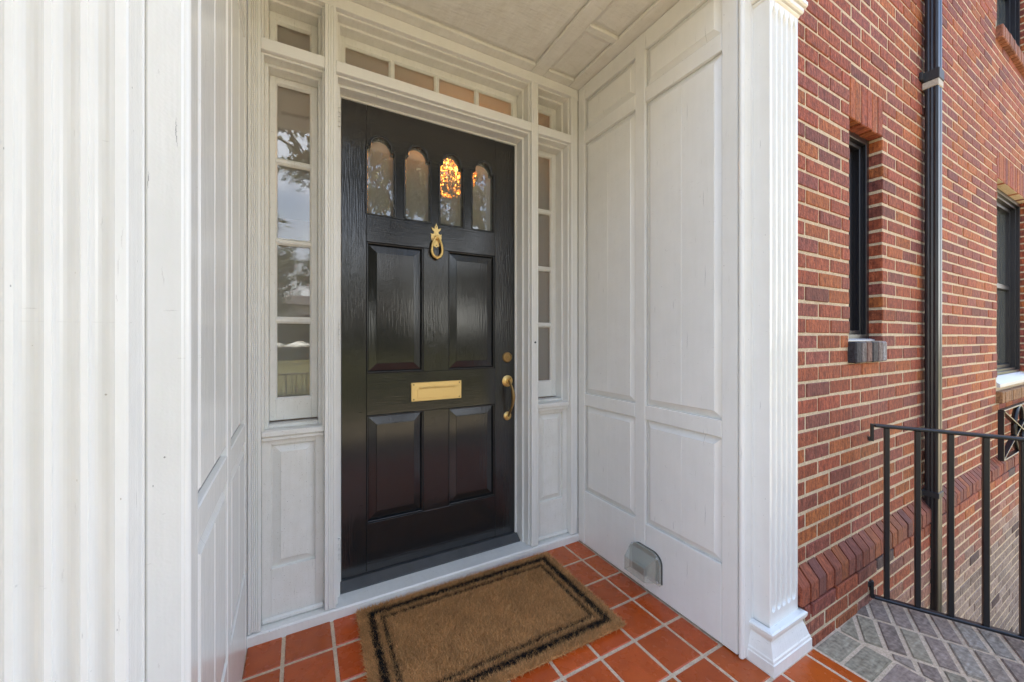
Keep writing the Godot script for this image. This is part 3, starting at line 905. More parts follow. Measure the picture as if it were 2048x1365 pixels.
	for q in half: poly.append(Vector2(kx + q[0], q[1]))
	for k in range(half.size() - 2, 0, -1): poly.append(Vector2(kx - half[k][0], half[k][1]))
	var kn = MB.new()
	kn.plate(poly, zf, zf + 0.005)
	var ko = put("knocker", kn, M.brass_plate, t)
	kn = MB.new()
	kn.lathe([Vector2(0.012, 0), Vector2(0.0125, 0.010), Vector2(0.0105, 0.017), Vector2(0.0, 0.0185)], 16, Transform3D(Basis(Vector3.RIGHT, PI / 2), Vector3(kx, 1.767, zf + 0.005)))
	put("boss", kn, M.brass, ko)
	kn = MB.new()
	var ring = []
	var rr = []
	for k in 40:
		var a = TAU * k / 40.0
		var yy = 1.7125 - 0.054 * cos(a)
		var wd = 0.0355 * sin(a) * (1.0 - 0.42 * (1.0 - cos(a)) * 0.5 * 1.1)
		ring.append(Vector3(kx + wd, yy, zf + 0.016 + 0.006 * (1.0 - cos(a)) * 0.5))
		rr.append(0.0062 + 0.0028 * pow((1.0 + cos(a)) * 0.5, 3))
	kn.loop_tube(ring, rr, 10)
	kn.lathe([Vector2(0, -0.011), Vector2(0.008, -0.007), Vector2(0.0105, 0), Vector2(0.008, 0.007), Vector2(0, 0.011)], 12, Transform3D(Basis.IDENTITY, Vector3(kx, 1.657, zf + 0.016)))
	put("ring", kn, M.brass, ko)
	for y in [1.8235, 1.7245]:
		kn = MB.new()
		kn.lathe([Vector2(0.003, 0), Vector2(0.003, 0.001), Vector2(0, 0.0015)], 8, Transform3D(Basis(Vector3.RIGHT, PI / 2), Vector3(kx, y, zf + 0.0048)))
		put("screw", kn, M.screw, ko)

# ---------------------------------------------------------------- the recess: side walls, ceiling, pilasters
func side_wall(label, xf: Transform3D, flip: bool):
	# local u runs along the wall (0 at the door surround), v up, w out of the wall
	var t = thing("panelled_wall", label, "wall", "panelled walls of the porch recess")
	var U = func(a, b): return [a, b] if not flip else [-b, -a]
	var add = func(called, u, v0, v1, w0, w1, bev):
		var r: Array = U.call(u[0], u[1])
		boxpart(called, Vector3(r[0], v0, w0), Vector3(r[1], v1, w1), M.paint, t, bev, xf)
	add.call("back_board", [0.002, 0.970], 0.002, 2.738, -0.055, -0.020, 0.0)
	var su = [[0.0015, 0.062], [0.4544, 0.5186], [0.909, 0.9725]]
	for s in su: add.call("stile", s, 0.004, 2.7375, -0.0195, 0.0, 0.003)
	var vs = [[0.004, 0.322], [0.830, 0.901], [2.386, 2.460], [2.647, 2.7375]]
	for k in 2:
		var u = [su[k][1] + 0.0004, su[k + 1][0] - 0.0004]
		for v in vs: add.call("rail", u, v[0], v[1], -0.0195, -0.0006, 0.003)
		for j in 3:
			var r: Array = U.call(u[0], u[1])
			var p = MB.new()
			p.xf = xf
			p.raised(r[0], r[1], vs[j][1], vs[j + 1][0], -0.0185, -0.0012, 0.031, 0.002)
			if j > 0 or true:                      # shrinkage crack where two boards of the panel meet
				var s: float = 0.2564 if k == 0 else 0.7216
				if flip: s = -s
				var b: Array = [vs[j][1] + 0.012, vs[j + 1][0] - 0.012]
				if j < 2:
					p.box(Vector3(s - 0.0022, b[0] + 0.022, -0.004), Vector3(s + 0.0016, b[1] - 0.022, 0.0002), 0.0009)
			put("panel", p, M.paint, t)
	# corner bead and end of the wall
	var r0: Array = U.call(0.973, 0.9975)
	var bead = MB.new()
	bead.xf = xf
	bead.box(Vector3(r0[0], 0.004, -0.055), Vector3(r0[1], 2.7375, -0.004), 0.004)
	var cu: float = (r0[0] + r0[1]) * 0.5
	bead.tube([Vector3(cu, 0.004, -0.0055), Vector3(cu, 2.7375, -0.0055)], 0.0095, 14)
	put("corner_bead", bead, M.paint, t)
	var r1: Array = U.call(0.960, 0.9975)
	boxpart("end_board", Vector3(r1[0], 0.003, -0.125), Vector3(r1[1], 2.7375, -0.0552), M.paint, t, 0.002, xf)
	return t

func pilaster(label, x_in, dir):
	# x_in is the inner edge, dir +1 when the pilaster spreads to +x
	var t = thing("pilaster", label, "pilaster", "fluted pilasters of the porch")
	var W = 0.204
	var X = func(a): return x_in + dir * a
	var b = MB.new()
	var cols = []
	var nf = 5
	var edge = 0.0145
	var pitch = (W - 2 * edge + 0.0075) / nf
	var rad = (pitch - 0.0075) * 0.5
	for i in nf:
		var c = edge + rad + i * pitch
		cols.append(c - rad - 0.001)
		for k in 13: cols.append(c - rad * cos(PI * k / 12.0))
		cols.append(c + rad + 0.001)
	cols.push_front(0.002)
	cols.append(W - 0.002)
	var rows = [0.14, 0.19]
	for k in 10: rows.append(0.192 + 0.026 * k / 9.0)
	for k in 30: rows.append(0.24 + 2.19 * k / 29.0)
	for k in 16: rows.append(2.442 + 0.05 * k / 15.0)
	rows.append(2.51)
	var H = func(a, y):
		for i in nf:
			var c = edge + rad + i * pitch
			var q: float = (a - c) / rad
			if absf(q) < 1.0:
				var s = 0.0
				if y > 2.444: s = (y - 2.444) / 0.045
				elif y < 0.216: s = (0.216 - y) / 0.022
				var e = 1.0 - q * q - s * s if y < 1.0 else 1.0 - pow(absf(q) + s * s * 0.6, 2.0) - s * s * 0.35
				return -0.0135 * sqrt(maxf(e, 0.0))
		return 0.0
	var P = func(a, y): return Vector3(X.call(a), y, FRONT + H.call(a, y))
	for j in rows.size() - 1:
		for i in cols.size() - 1:
			b.quadto(P.call(cols[i], rows[j]), P.call(cols[i + 1], rows[j]), P.call(cols[i + 1], rows[j + 1]), P.call(cols[i], rows[j + 1]), Vector3(0, 0, 1))
	var xa: float = X.call(0.0)
	var xc: float = X.call(W)
	for e in [[0.0, 0.002, -dir], [W, W - 0.002, dir]]:
		var xe: float = X.call(e[0])
		var xi: float = X.call(e[1])
		b.quadto(Vector3(xe, 0.0, 0.9), Vector3(xe, 0.0, FRONT - 0.002), Vector3(xe, 2.73, FRONT - 0.002), Vector3(xe, 2.73, 0.9), Vector3(e[2], 0, 0))
		b.quadto(Vector3(xe, 0.0, FRONT - 0.002), Vector3(xi, 0.0, FRONT), Vector3(xi, 2.73, FRONT), Vector3(xe, 2.73, FRONT - 0.002), Vector3(e[2], 0, 1))
	put("shaft", b, M.paint, t)
	var lo = minf(xa, xc)
	var hi = maxf(xa, xc)
	# capital
	var cp = MB.new()
	for s in [[2.51, 2.524, 0.006], [2.524, 2.548, 0.016], [2.548, 2.570, 0.026], [2.570, 2.737, 0.004]]:
		cp.box(Vector3(lo - s[2], s[0] + 0.0002, 0.92), Vector3(hi + s[2], s[1], FRONT + s[2]), 0.005)
	put("capital", cp, M.paint, t)
	# plinth with a moulded top
	var pl = MB.new()
	var prof = [[-0.02, 0.034], [0.038, 0.034], [0.041, 0.031], [0.050, 0.030], [0.055, 0.027]]
	for k in 9: prof.append([0.058 + 0.045 * k / 8.0, 0.012 + 0.014 * pow(1.0 - k / 8.0, 2.0) + 0.004 * sin(PI * k / 8.0)])
	for k in 7: prof.append([0.106 + 0.028 * k / 6.0, 0.012 + 0.012 * sin(PI * 0.5 * k / 6.0)])
	prof.append_array([[0.139, 0.024], [0.143, 0.018], [0.145, 0.0]])
	for k in prof.size() - 1:
		var p: Array = prof[k]
		var q: Array = prof[k + 1]
		var f = func(e, zback): return [Vector3(lo - e[1] - 0.005, e[0], zback), Vector3(lo - e[1] - 0.005, e[0], FRONT + e[1]), Vector3(hi + e[1], e[0], FRONT + e[1]), Vector3(hi + e[1], e[0], zback)]
		var r0: Array = f.call(p, 0.985)
		var r1: Array = f.call(q, 0.985)
		for i in 3: pl.quad(r0[i], r0[i + 1], r1[i + 1], r1[i])
	put("plinth", pl, M.paint_worn, t)

func porch_ceiling():
	var t = thing("porch_ceiling", "white recess ceiling with sunk panels and cracked paint", "ceiling")
	var y = 2.739
	var xs = [-0.26, -0.115, 0.06, 0.145, 1.140, 1.222, 1.407, 1.55]
	var zs = [-0.16, 0.056, 0.372, 0.412, 0.80, 0.86, 1.055]
	boxpart("board", Vector3(xs[0], y + 0.020, zs[0]), Vector3(xs[7], y + 0.06, zs[6]), M.ceiling, t, 0.0)
	# battens along z run through, cross battens fit between them
	for k in [0, 2, 4, 6]:
		boxpart("batten", Vector3(xs[k], y, zs[0]), Vector3(xs[k + 1], y + 0.0195, zs[6]), M.ceiling, t, 0.004)
	for k in [1, 3, 5]:
		var rows = [[zs[0], zs[1]], [zs[2], zs[3]], [zs[5], zs[6]]] if k != 3 else [[zs[0], zs[1]], [zs[5], zs[6]]]
		for r in rows:
			boxpart("batten", Vector3(xs[k] + 0.0003, y + 0.0003, r[0]), Vector3(xs[k + 1] - 0.0003, y + 0.0195, r[1]), M.ceiling, t, 0.004)
	var cells = [[xs[3], xs[4], zs[1], zs[5]]]
	for k in [1, 5]:
		cells.append([xs[k], xs[k + 1], zs[1], zs[2]]); cells.append([xs[k], xs[k + 1], zs[3], zs[5]])
	for c in cells:
		var b = MB.new()
		b.xf = Transform3D(Basis(Vector3(1, 0, 0), Vector3(0, 0, 1), Vector3(0, -1, 0)), Vector3(0, y, 0))
		b.raised(c[0] + 0.0004, c[1] - 0.0004, c[2] + 0.0004, c[3] - 0.0004, -0.019, -0.0125, 0.02, 0.001)
		put("panel", b, M.ceiling, t)
	var e = thing("entablature", "white beam and cornice over the porch opening", "beam")
	boxpart("frieze", Vector3(-0.47, 2.741, 0.86), Vector3(1.79, 3.02, FRONT + 0.01), M.paint, e, 0.003)
	boxpart("cornice", Vector3(-0.53, 3.0205, 0.86), Vector3(1.85, 3.12, FRONT + 0.07), M.paint, e, 0.012)
	boxpart("cornice", Vector3(-0.58, 3.1205, 0.80), Vector3(1.90, 3.30, FRONT + 0.12), M.paint, e, 0.015)

# ---------------------------------------------------------------- floor, landing, mat
func porch_floor():
	var t = struct("porch_floor")
	var g = MB.new()
	g.box(Vector3(-0.9, -0.10, -0.02), Vector3(1.795, -0.0035, 2.06))
	put("grout", g, M.grout, t)
	rng.seed = 21
	var xl = [1.7865]
	var x = 1.7276
	while x > -0.95:
		xl.append(x); x -= 0.1788
	xl.append(-0.9)
	var zl = [-0.012]
	for k in 12: zl.append(0.1725 + 0.1832 * k)
	for j in zl.size() - 1:
		for i in xl.size() - 1:
			var x1: float = xl[i] - 0.0065
			var x0: float = xl[i + 1] + 0.0065
			var z0: float = zl[j] + 0.0065
			var z1: float = zl[j + 1] - 0.0065
			if z1 > 2.05: continue
			if j < 6:                           # inside the recess
				if x0 > 1.47 and j < 5: continue
				if j == 5 and x0 > 1.5: continue
				x1 = minf(x1, 1.4745 if j < 5 else 1.50)
				if x1 < -0.12: continue
				x0 = maxf(x0, -0.185)
			if x1 - x0 < 0.02: continue
			var b = MB.new()
			var s = rng.randf_range(0.84, 1.12)
			b.col = Color(0.50 * s, 0.090 * s * rng.randf_range(0.88, 1.12), 0.013 * s)
			var mid = Vector3((x0 + x1) * 0.5, -0.012, (z0 + z1) * 0.5)
			b.box(Vector3(x0, -0.024, z0) - mid, Vector3(x1, 0.0 + rng.randf_range(-0.0008, 0.0004), z1) - mid, 0.0028)
			var o = put("tile", b, M.tile, t)
			o.position = mid

func landing():
	var t = struct("landing")
	var dirz = Vector2(0.463, 0.886)
	var out = Vector2(0.886, -0.463)
	var p0 = Vector2(2.39, 1.06) + out * 0.045
	var p1: Vector2 = p0 + dirz * ((2.92 - p0.y) / dirz.y)
	var slab = MB.new()
	slab.xf = Transform3D(Basis(Vector3(1, 0, 0), Vector3(0, 0, 1), Vector3(0, -1, 0)), Vector3.ZERO)   # polygon in x,z
	slab.plate([Vector2(1.796, 1.063), p0, p1, Vector2(1.796, 2.92)], 0.0355, 1.65)
	slab.plate([Vector2(-1.2, 2.062), Vector2(1.796, 2.062), Vector2(1.796, 2.92), Vector2(-1.2, 2.92)], 0.0355, 1.65)
	slab.plate([Vector2(-0.9, 1.065), Vector2(1.795, 1.065), Vector2(1.795, 2.06), Vector2(-0.9, 2.06)], 0.101, 1.65)
	put("base", slab, M.grout, t)
	rng.seed = 31
	var lay = func(poly):
		if poly.size() < 3: return
		var ar = 0.0
		for i in poly.size(): ar += poly[i].cross(poly[(i + 1) % poly.size()])
		if absf(ar) * 0.5 < 0.0009: return
		var b = MB.new()
		var s = rng.randf_range(0.72, 1.2)
		var cc = [Color(0.42, 0.335, 0.265), Color(0.46, 0.395, 0.32), Color(0.40, 0.305, 0.245), Color(0.42, 0.36, 0.255)]
		b.col = cc[rng.randi_range(0, 3)] * s
		b.xf = Transform3D(Basis(Vector3(1, 0, 0), Vector3(0, 0, 1), Vector3(0, -1, 0)), Vector3(0, rng.randf_range(-0.0015, 0.0015), 0))
		var inner = Geometry2D.offset_polygon(poly, -0.0035)
		b.plate(poly, 0.034, 0.060)
		if inner.size() > 0 and inner[0].size() == poly.size():
			b.plate(inner[0], 0.031, 0.034)
		put("paver", b, M.paver, t)
	# a band of bricks along the tiles
	var z = 1.078
	while z < 2.85:
		var w = 0.082 + rng.randf_range(-0.004, 0.004)
		lay.call(PackedVector2Array([Vector2(1.805, z), Vector2(2.03, z), Vector2(2.03, z + w), Vector2(1.805, z + w)]))
		z += w + 0.013
	# bricks on edge, in rows along the railing
	var region = PackedVector2Array([Vector2(2.045, 1.078), p0 + Vector2(-0.002, 0.018), p1, Vector2(2.045, 2.92)])
	var org = Vector2(2.2904, 1.1908)
	var e = Vector2(-0.872, 0.489)
	for r in range(-3, 7):
		for k in range(-12, 34):
			var sh = 0.008 * sin(r * 2.3)
			var a: Vector2 = org - out * (r * 0.2035) + dirz * (k * 0.0715 + sh)
			var poly = PackedVector2Array([a + dirz * 0.0082 - out * 0.009, a + dirz * 0.0633 - out * 0.009, a + dirz * 0.0633 - out * 0.1945, a + dirz * 0.0082 - out * 0.1945])
			for q in Geometry2D.intersect_polygons(poly, region): lay.call(q)
	var x = -1.18
	while x < 1.76:
		for j in 8:
			lay.call(PackedVector2Array([Vector2(x, 2.08 + j * 0.105), Vector2(x + 0.195, 2.08 + j * 0.105), Vector2(x + 0.195, 2.173 + j * 0.105), Vector2(x, 2.173 + j * 0.105)]))
		x += 0.208

func doormat():
	var t = thing("doormat", "brown coir doormat with a double black border on the red tiles", "doormat")
	t.position = Vector3(0.7145, 0.0, 0.337)
	t.rotation.y = deg_to_rad(-1.0)
	var W = 1.0
	var D = 0.612
	boxpart("backing", Vector3(-W / 2, 0.0006, -D / 2), Vector3(W / 2, 0.0095, D / 2), M.coir, t, 0.003, Transform3D.IDENTITY, Color(0.40, 0.20, 0.075))
	var mb = MB.new()
	mb.tri(Vector3(-0.0011, 0, 0), Vector3(0.0011, 0, 0), Vector3(0.0003, 0.5, 0.02))
	mb.tri(Vector3(0, 0, -0.0011), Vector3(0, 0, 0.0011), Vector3(0.0, 0.5, -0.0003))
	mb.tri(Vector3(0.0009, 0, 0.0005), Vector3(-0.0009, 0, -0.0005), Vector3(-0.0003, 0.45, 0.0))
	var mm = MultiMesh.new()
	mm.transform_format = MultiMesh.TRANSFORM_3D
	mm.use_colors = true
	mm.mesh = mb.mesh()
	var n = 85000
	mm.instance_count = n
	rng.seed = 41
	var patch = FastNoiseLite.new()
	patch.seed = 3; patch.frequency = 7.0
	for i in n:
		var x = rng.randf_range(-W / 2 - 0.002, W / 2 + 0.002)
		var z = rng.randf_range(-D / 2 - 0.002, D / 2 + 0.002)
		var jx = x + rng.randfn(0, 0.0022)
		var jz = z + rng.randfn(0, 0.0022)
		var d = minf(W / 2 - absf(jx), D / 2 - absf(jz))
		var black = (d > 0.036 and d < 0.066) or (d > 0.088 and d < 0.103)
		var s = rng.randf_range(0.65, 1.3) * (1.0 + 0.22 * patch.get_noise_2d(x, z))
		var c = Color(0.62, 0.33, 0.13) * s
		if black and rng.randf() > 0.04: c = Color(0.018, 0.016, 0.015) * rng.randf_range(0.6, 1.6)
		var edge = clampf(1.0 - minf(W / 2 - absf(x), D / 2 - absf(z)) / 0.01, 0, 1)
		var bs = Basis(Vector3(rng.randf_range(-1, 1), 0, rng.randf_range(-1, 1)).normalized(), rng.randf_range(0.0, 0.85) + edge * 0.3) * Basis(Vector3.UP, rng.randf() * TAU)
		bs = bs.scaled_local(Vector3(1, rng.randf_range(0.020, 0.030), 1))
		mm.set_instance_transform(i, Transform3D(bs, Vector3(x, 0.0088, z)))
		mm.set_instance_color(i, c)
	var o = MultiMeshInstance3D.new()
	o.name = "pile"
	o.multimesh = mm
	o.material_override = M.coir
	o.set_meta("kind", "stuff")
	t.add_child(o)

# ---------------------------------------------------------------- fittings
func step_light():
	var t = thing("step_light", "small clear plastic step light low on the white panelled wall", "light fixture")
	# u along +z, v up, w out of the wall (-x)
	var xf = Transform3D(Basis(Vector3(0, 0, 1), Vector3(0, 1, 0), Vector3(-1, 0, 0)), Vector3(XR - 0.0006, 0, 0))
	var arc = func(u0, u1, v0, v1, r):
		var p = [Vector2(u0, v0), Vector2(u1, v0)]
		for k in 7: p.append(Vector2(u1 - r + r * cos(k * PI / 12), v1 - r + r * sin(k * PI / 12)))
		for k in 7: p.append(Vector2(u0 + r - r * sin(k * PI / 12), v1 - r + r * cos(k * PI / 12)))
		return p
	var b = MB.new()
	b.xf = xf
	b.plate(arc.call(0.440, 0.6235, 0.078, 0.2145, 0.05), 0.0, 0.004)  # dark plate past the flange edge, standing in for the shadow behind it
	put("shadow_plate", b, M.bracket, t)
	b = MB.new()
	b.xf = xf
	b.plate(arc.call(0.434, 0.620, 0.074, 0.212, 0.05), 0.0042, 0.017)
	put("flange", b, M.lens, t)
	b = MB.new()
	b.xf = xf
	var a = [Vector3(0.442, 0.078, 0.0172), Vector3(0.598, 0.078, 0.0172), Vector3(0.598, 0.192, 0.0172), Vector3(0.442, 0.192, 0.0172)]
	var f = [Vector3(0.446, 0.080, 0.062), Vector3(0.570, 0.080, 0.062), Vector3(0.570, 0.145, 0.062), Vector3(0.446, 0.145, 0.062)]
	for i in 4: b.quad(a[i], a[(i + 1) % 4], f[(i + 1) % 4], f[i])
	b.quad(f[0], f[1], f[2], f[3])
	put("lens", b, M.lens, t)
	b = MB.new()
	b.xf = xf
	for i in 4:
		b.tube([f[i], f[(i + 1) % 4]], 0.0018, 6)
		b.tube([a[i], f[i]], 0.0016, 6)
	put("lens_rim", b, M.lens, t)
	b = MB.new()
	b.xf = xf
	b.box(Vector3(0.468, 0.088, 0.0172), Vector3(0.552, 0.128, 0.036), 0.004)
	put("lamp_holder", b, M.bracket, t)
	for p in [[0.452, 0.20], [0.604, 0.196], [0.608, 0.086]]:
		b = MB.new()
		b.xf = xf
		b.lathe([Vector2(0.0055, 0), Vector2(0.005, 0.003), Vector2(0, 0.0035)], 10, Transform3D(Basis(Vector3.RIGHT, PI / 2), Vector3(p[0], p[1], 0.017)))
		put("screw", b, M.alu, t)

func downspout():
	var t = thing("downspout", "tall black ribbed downspout on the red brick wall", "downspout")
	var x0 = 3.222
	var x1 = 3.300
	var z0 = ZB + 0.012
	var z1 = 1.100
	var pr = []
	# square pipe with rounded corners and a shallow rib on each side
	var r = 0.010
	var corners = [[x0 + r, z1 - r, PI], [x0 + r, z0 + r, PI * 1.5], [x1 - r, z0 + r, 0.0], [x1 - r, z1 - r, PI * 0.5]]
	var cyc = []
	for q in 5: cyc.append(Vector2(x1 - r + r * cos(PI / 2 * q / 4.0), z1 - r + r * sin(PI / 2 * q / 4.0)))
	for s in [0.3, 0.5, 0.7]: cyc.append(Vector2(lerpf(x1, x0, s), z1 - (0.004 if s == 0.5 else 0.0)))
	for q in 5: cyc.append(Vector2(x0 + r - r * sin(PI / 2 * q / 4.0), z1 - r + r * cos(PI / 2 * q / 4.0)))
	for s in [0.25, 0.35, 0.5, 0.62, 0.72]: cyc.append(Vector2(x0 + (0.002 if s == 0.35 or s == 0.62 else 0.0), lerpf(z1, z0, s)))
	for q in 5: cyc.append(Vector2(x0 + r - r * cos(PI / 2 * q / 4.0), z0 + r - r * sin(PI / 2 * q / 4.0)))
	for q in 5: cyc.append(Vector2(x1 - r + r * sin(PI / 2 * q / 4.0), z0 + r - r * cos(PI / 2 * q / 4.0)))
	var b = MB.new()
	b.xf = Transform3D(Basis(Vector3(1, 0, 0), Vector3(0, 0, 1), Vector3(0, -1, 0)), Vector3.ZERO)
	b.plate(cyc, -6.1, 1.45)
	put("pipe", b, M.spout, t)
	b = MB.new()
	b.box(Vector3(x0 - 0.005, 2.735, ZB), Vector3(x1 + 0.005, 2.795, z1 + 0.006), 0.003)
	b.box(Vector3(x0 - 0.040, 2.742, ZB + 0.001), Vector3(x0 - 0.0052, 2.788, ZB + 0.016), 0.002)
	b.box(Vector3(x1 + 0.0052, 2.742, ZB + 0.001), Vector3(x1 + 0.040, 2.788, ZB + 0.008), 0.002)
	put("strap", b, M.bracket, t)
	b = MB.new()
	b.box(Vector3(x0 - 0.003, 2.695, ZB + 0.004), Vector3(x1 + 0.003, 2.7345, z1 + 0.003), 0.003)
	put("joint_band", b, M.old_white, t)
	b = MB.new()
	b.box(Vector3(x0 - 0.004, 0.30, ZB), Vector3(x1 + 0.004, 0.335, z1 + 0.004), 0.003)
	b.box(Vector3(x0 - 0.036, 0.302, ZB + 0.001), Vector3(x0 - 0.0042, 0.333, ZB + 0.012), 0.002)
	put("strap", b, M.bracket, t)

func railing(label, start: Vector2, dir: Vector2, length: float, first: float, count: int):
	var t = thing("iron_railing", label, "railing", "black iron railings round the landing")
	var across = Vector2(-dir.y, dir.x)
	var xf = Transform3D(Basis(Vector3(dir.x, 0, dir.y), Vector3.UP, Vector3(dir.x, 0, dir.y).cross(Vector3.UP)), Vector3(start.x, 0, start.y))
	var b = MB.new()
	b.xf = xf
	b.box(Vector3(0.0, 0.808, -0.016), Vector3(length, 0.8225, 0.016), 0.004)
	put("top_rail", b, M.iron, t)
	b = MB.new()
	b.xf = xf
	b.box(Vector3(0.0, -0.008, -0.013), Vector3(length, 0.006, 0.013), 0.003)
	put("bottom_rail", b, M.iron, t)
	for k in count:
		b = MB.new()
		b.xf = xf
		var a = first + k * 0.1025
		b.box(Vector3(a - 0.0098, 0.0062, -0.0098), Vector3(a + 0.0098, 0.8078, 0.0098), 0.002)
		put("baluster", b, M.iron, t)
	for y in [0.74, -0.008]:
		b = MB.new()
		b.xf = xf
		b.box(Vector3(-0.012, y, -0.01), Vector3(-0.0002, y + 0.082, 0.01), 0.002)
		b.box(Vector3(-0.022, y if y > 0.5 else y + 0.05, -0.012), Vector3(-0.0122, y + 0.02 if y > 0.5 else y + 0.075, 0.012), 0.002)
		put("wall_bracket", b, M.iron, t)

func iron_grille():
	var t = thing("iron_grille", "black wrought iron grille of crossed bars and an oval under the window", "grille")
	var x0 = 4.715
	var x1 = 5.835
	var y0 = 0.290
	var y1 = 0.672
	var bar = func(a: Vector2, c: Vector2):
		var b = MB.new()
		var d = (c - a).normalized()
		b.xf = Transform3D(Basis(Vector3(d.x, d.y, 0), Vector3(-d.y, d.x, 0), Vector3(0, 0, 1)), Vector3(a.x, a.y, 0))
		b.box(Vector3(0, -0.005, 1.068), Vector3(a.distance_to(c), 0.005, 1.100), 0.0015)
		return b
	put("frame_bar", bar.call(Vector2(x0, y1), Vector2(x1, y1)), M.iron, t)
	put("frame_bar", bar.call(Vector2(x0, y0), Vector2(x1, y0)), M.iron, t)
	put("frame_bar", bar.call(Vector2(x0, y0 + 0.0055), Vector2(x0, y1 - 0.0055)), M.iron, t)
	put("frame_bar", bar.call(Vector2(x1, y0 + 0.0055), Vector2(x1, y1 - 0.0055)), M.iron, t)
	put("diagonal_bar", bar.call(Vector2(x0 + 0.004, y0 + 0.006), Vector2(x1 - 0.004, y1 - 0.006)), M.iron, t)
	var d2: MB = bar.call(Vector2(x0 + 0.004, y1 - 0.006), Vector2(x1 - 0.004, y0 + 0.006))
	put("diagonal_bar", d2, M.iron, t).position.z = 0.004
	var pts = []
	for k in 48: pts.append(Vector3((x0 + x1) / 2 + 0.15 * cos(TAU * k / 48), (y0 + y1) / 2 + 0.184 * sin(TAU * k / 48), 1.084))
	var o = MB.new()
	o.loop_tube(pts, 0.005, 6, 3.4)
	put("oval", o, M.iron, t)

# ---------------------------------------------------------------- inside the house
func inside():
	var t = struct("hall")
	var lo = Vector3(-1.5, 0.03, -4.6)
	var hi = Vector3(3.0, 2.96, -0.2)
	boxpart("hall_floor", Vector3(lo.x, -0.1, lo.z), Vector3(hi.x, 0.04, -0.201), M.inside_floor, t, 0.0)
	boxpart("hall_ceiling", Vector3(lo.x, hi.y, lo.z), Vector3(hi.x, hi.y + 0.1, -0.161), M.inside_ceiling, t, 0.0)
	boxpart("hall_wall", Vector3(lo.x, 0.041, lo.z - 0.1), Vector3(hi.x, hi.y, lo.z), M.inside_wall, t, 0.0)
	boxpart("hall_wall", Vector3(lo.x - 0.1, 0.041, lo.z), Vector3(lo.x, hi.y, -0.161), M.inside_wall, t, 0.0)
	boxpart("hall_wall", Vector3(hi.x, 0.041, lo.z), Vector3(hi.x + 0.1, hi.y, -0.161), M.inside_wall, t, 0.0)
	boxpart("hall_wall", Vector3(lo.x, 0.041, -0.26), Vector3(-0.172, hi.y - 0.001, -0.1605), M.inside_wall, t, 0.0)
	boxpart("hall_wall", Vector3(1.463, 0.041, -0.26), Vector3(hi.x, hi.y - 0.001, -0.1605), M.inside_wall, t, 0.0)
	boxpart("hall_wall", Vector3(-0.1715, 2.70, -0.26), Vector3(1.4625, hi.y - 0.001, -0.1605), M.inside_wall, t, 0.0)
	boxpart("skirting", Vector3(lo.x + 0.001, 0.041, lo.z + 0.001), Vector3(hi.x - 0.001, 0.2, lo.z + 0.02), M.inside_ceiling, t, 0.003)
	var c = thing("chandelier", "lit brass and crystal chandelier hanging inside behind the arched door panes", "chandelier")
	var at = Vector3(1.16, 2.68, -1.32)
	var b = MB.new()
	b.lathe([Vector2(0.0, 0.0), Vector2(0.05, -0.01), Vector2(0.065, -0.03), Vector2(0.012, -0.04), Vector2(0.010, -0.20), Vector2(0.03, -0.23), Vector2(0.0, -0.27)], 18, Transform3D(Basis.IDENTITY, Vector3(at.x, 2.958, at.z)))
	put("stem", b, M.brass, c)
	rng.seed = 51
	for k in 6:
		var an = TAU * k / 6.0
		var d = Vector3(cos(an), 0, sin(an))
		b = MB.new()
		var pts = []
		for s in 9: pts.append(at + d * (0.02 + 0.155 * s / 8.0) + Vector3(0, 0.03 - 0.05 * sin(PI * s / 8.0), 0))
		b.tube(pts, 0.006, 8)
		b.lathe([Vector2(0.006, 0), Vector2(0.024, 0.012), Vector2(0.024, 0.016), Vector2(0.009, 0.016), Vector2(0.009, 0.05), Vector2(0, 0.05)], 12, Transform3D(Basis.IDENTITY, at + d * 0.175 + Vector3(0, 0.02, 0)))
		var arm = put("arm", b, M.brass, c)
		b = MB.new()
		b.lathe([Vector2(0.004, 0), Vector2(0.012, 0.012), Vector2(0.011, 0.028), Vector2(0.004, 0.048), Vector2(0, 0.056)], 12, Transform3D(Basis.IDENTITY, at + d * 0.175 + Vector3(0, 0.07, 0)))
		put("bulb", b, M.bulb, arm)
	var mb = MB.new()
	var oc = [Vector3(1, 0, 0), Vector3(0, 0, 1), Vector3(-1, 0, 0), Vector3(0, 0, -1)]
	for k in 4:
		mb.trito(oc[k], oc[(k + 1) % 4], Vector3(0, 1.4, 0), oc[k] + oc[(k + 1) % 4] + Vector3.UP)
		mb.trito(oc[k], oc[(k + 1) % 4], Vector3(0, -2.2, 0), oc[k] + oc[(k + 1) % 4] - Vector3.UP)
	var mm = MultiMesh.new()
	mm.transform_format = MultiMesh.TRANSFORM_3D
	mm.mesh = mb.mesh()
	mm.instance_count = 520
	for i in 520:
		var an = rng.randf() * TAU
		var h = rng.randf_range(-0.20, 0.13)
		var rad = 0.20 * sqrt(maxf(0.05, 1.0 - pow((h + 0.03) / 0.2, 2))) * rng.randf_range(0.8, 1.05)
		var s = rng.randf_range(0.006, 0.0115)
		mm.set_instance_transform(i, Transform3D(Basis.from_euler(Vector3(rng.randf() - 0.5, rng.randf() * TAU, rng.randf() - 0.5)).scaled(Vector3.ONE * s), at + Vector3(cos(an) * rad, h, sin(an) * rad)))
	var o = MultiMeshInstance3D.new()
	o.name = "crystal_drops"
	o.multimesh = mm
	o.material_override = M.crystal
	o.set_meta("kind", "stuff")
	c.add_child(o)
	var l = OmniLight3D.new()
	l.name = "chandelier_light"
	l.position = at + Vector3(0, 0.04, 0)
	l.light_color = Color(1.0, 0.68, 0.36)
	l.light_energy = 0.15
	l.light_size = 0.12
	l.omni_range = 12.0
	l.omni_attenuation = 2.0
	l.shadow_enabled = true
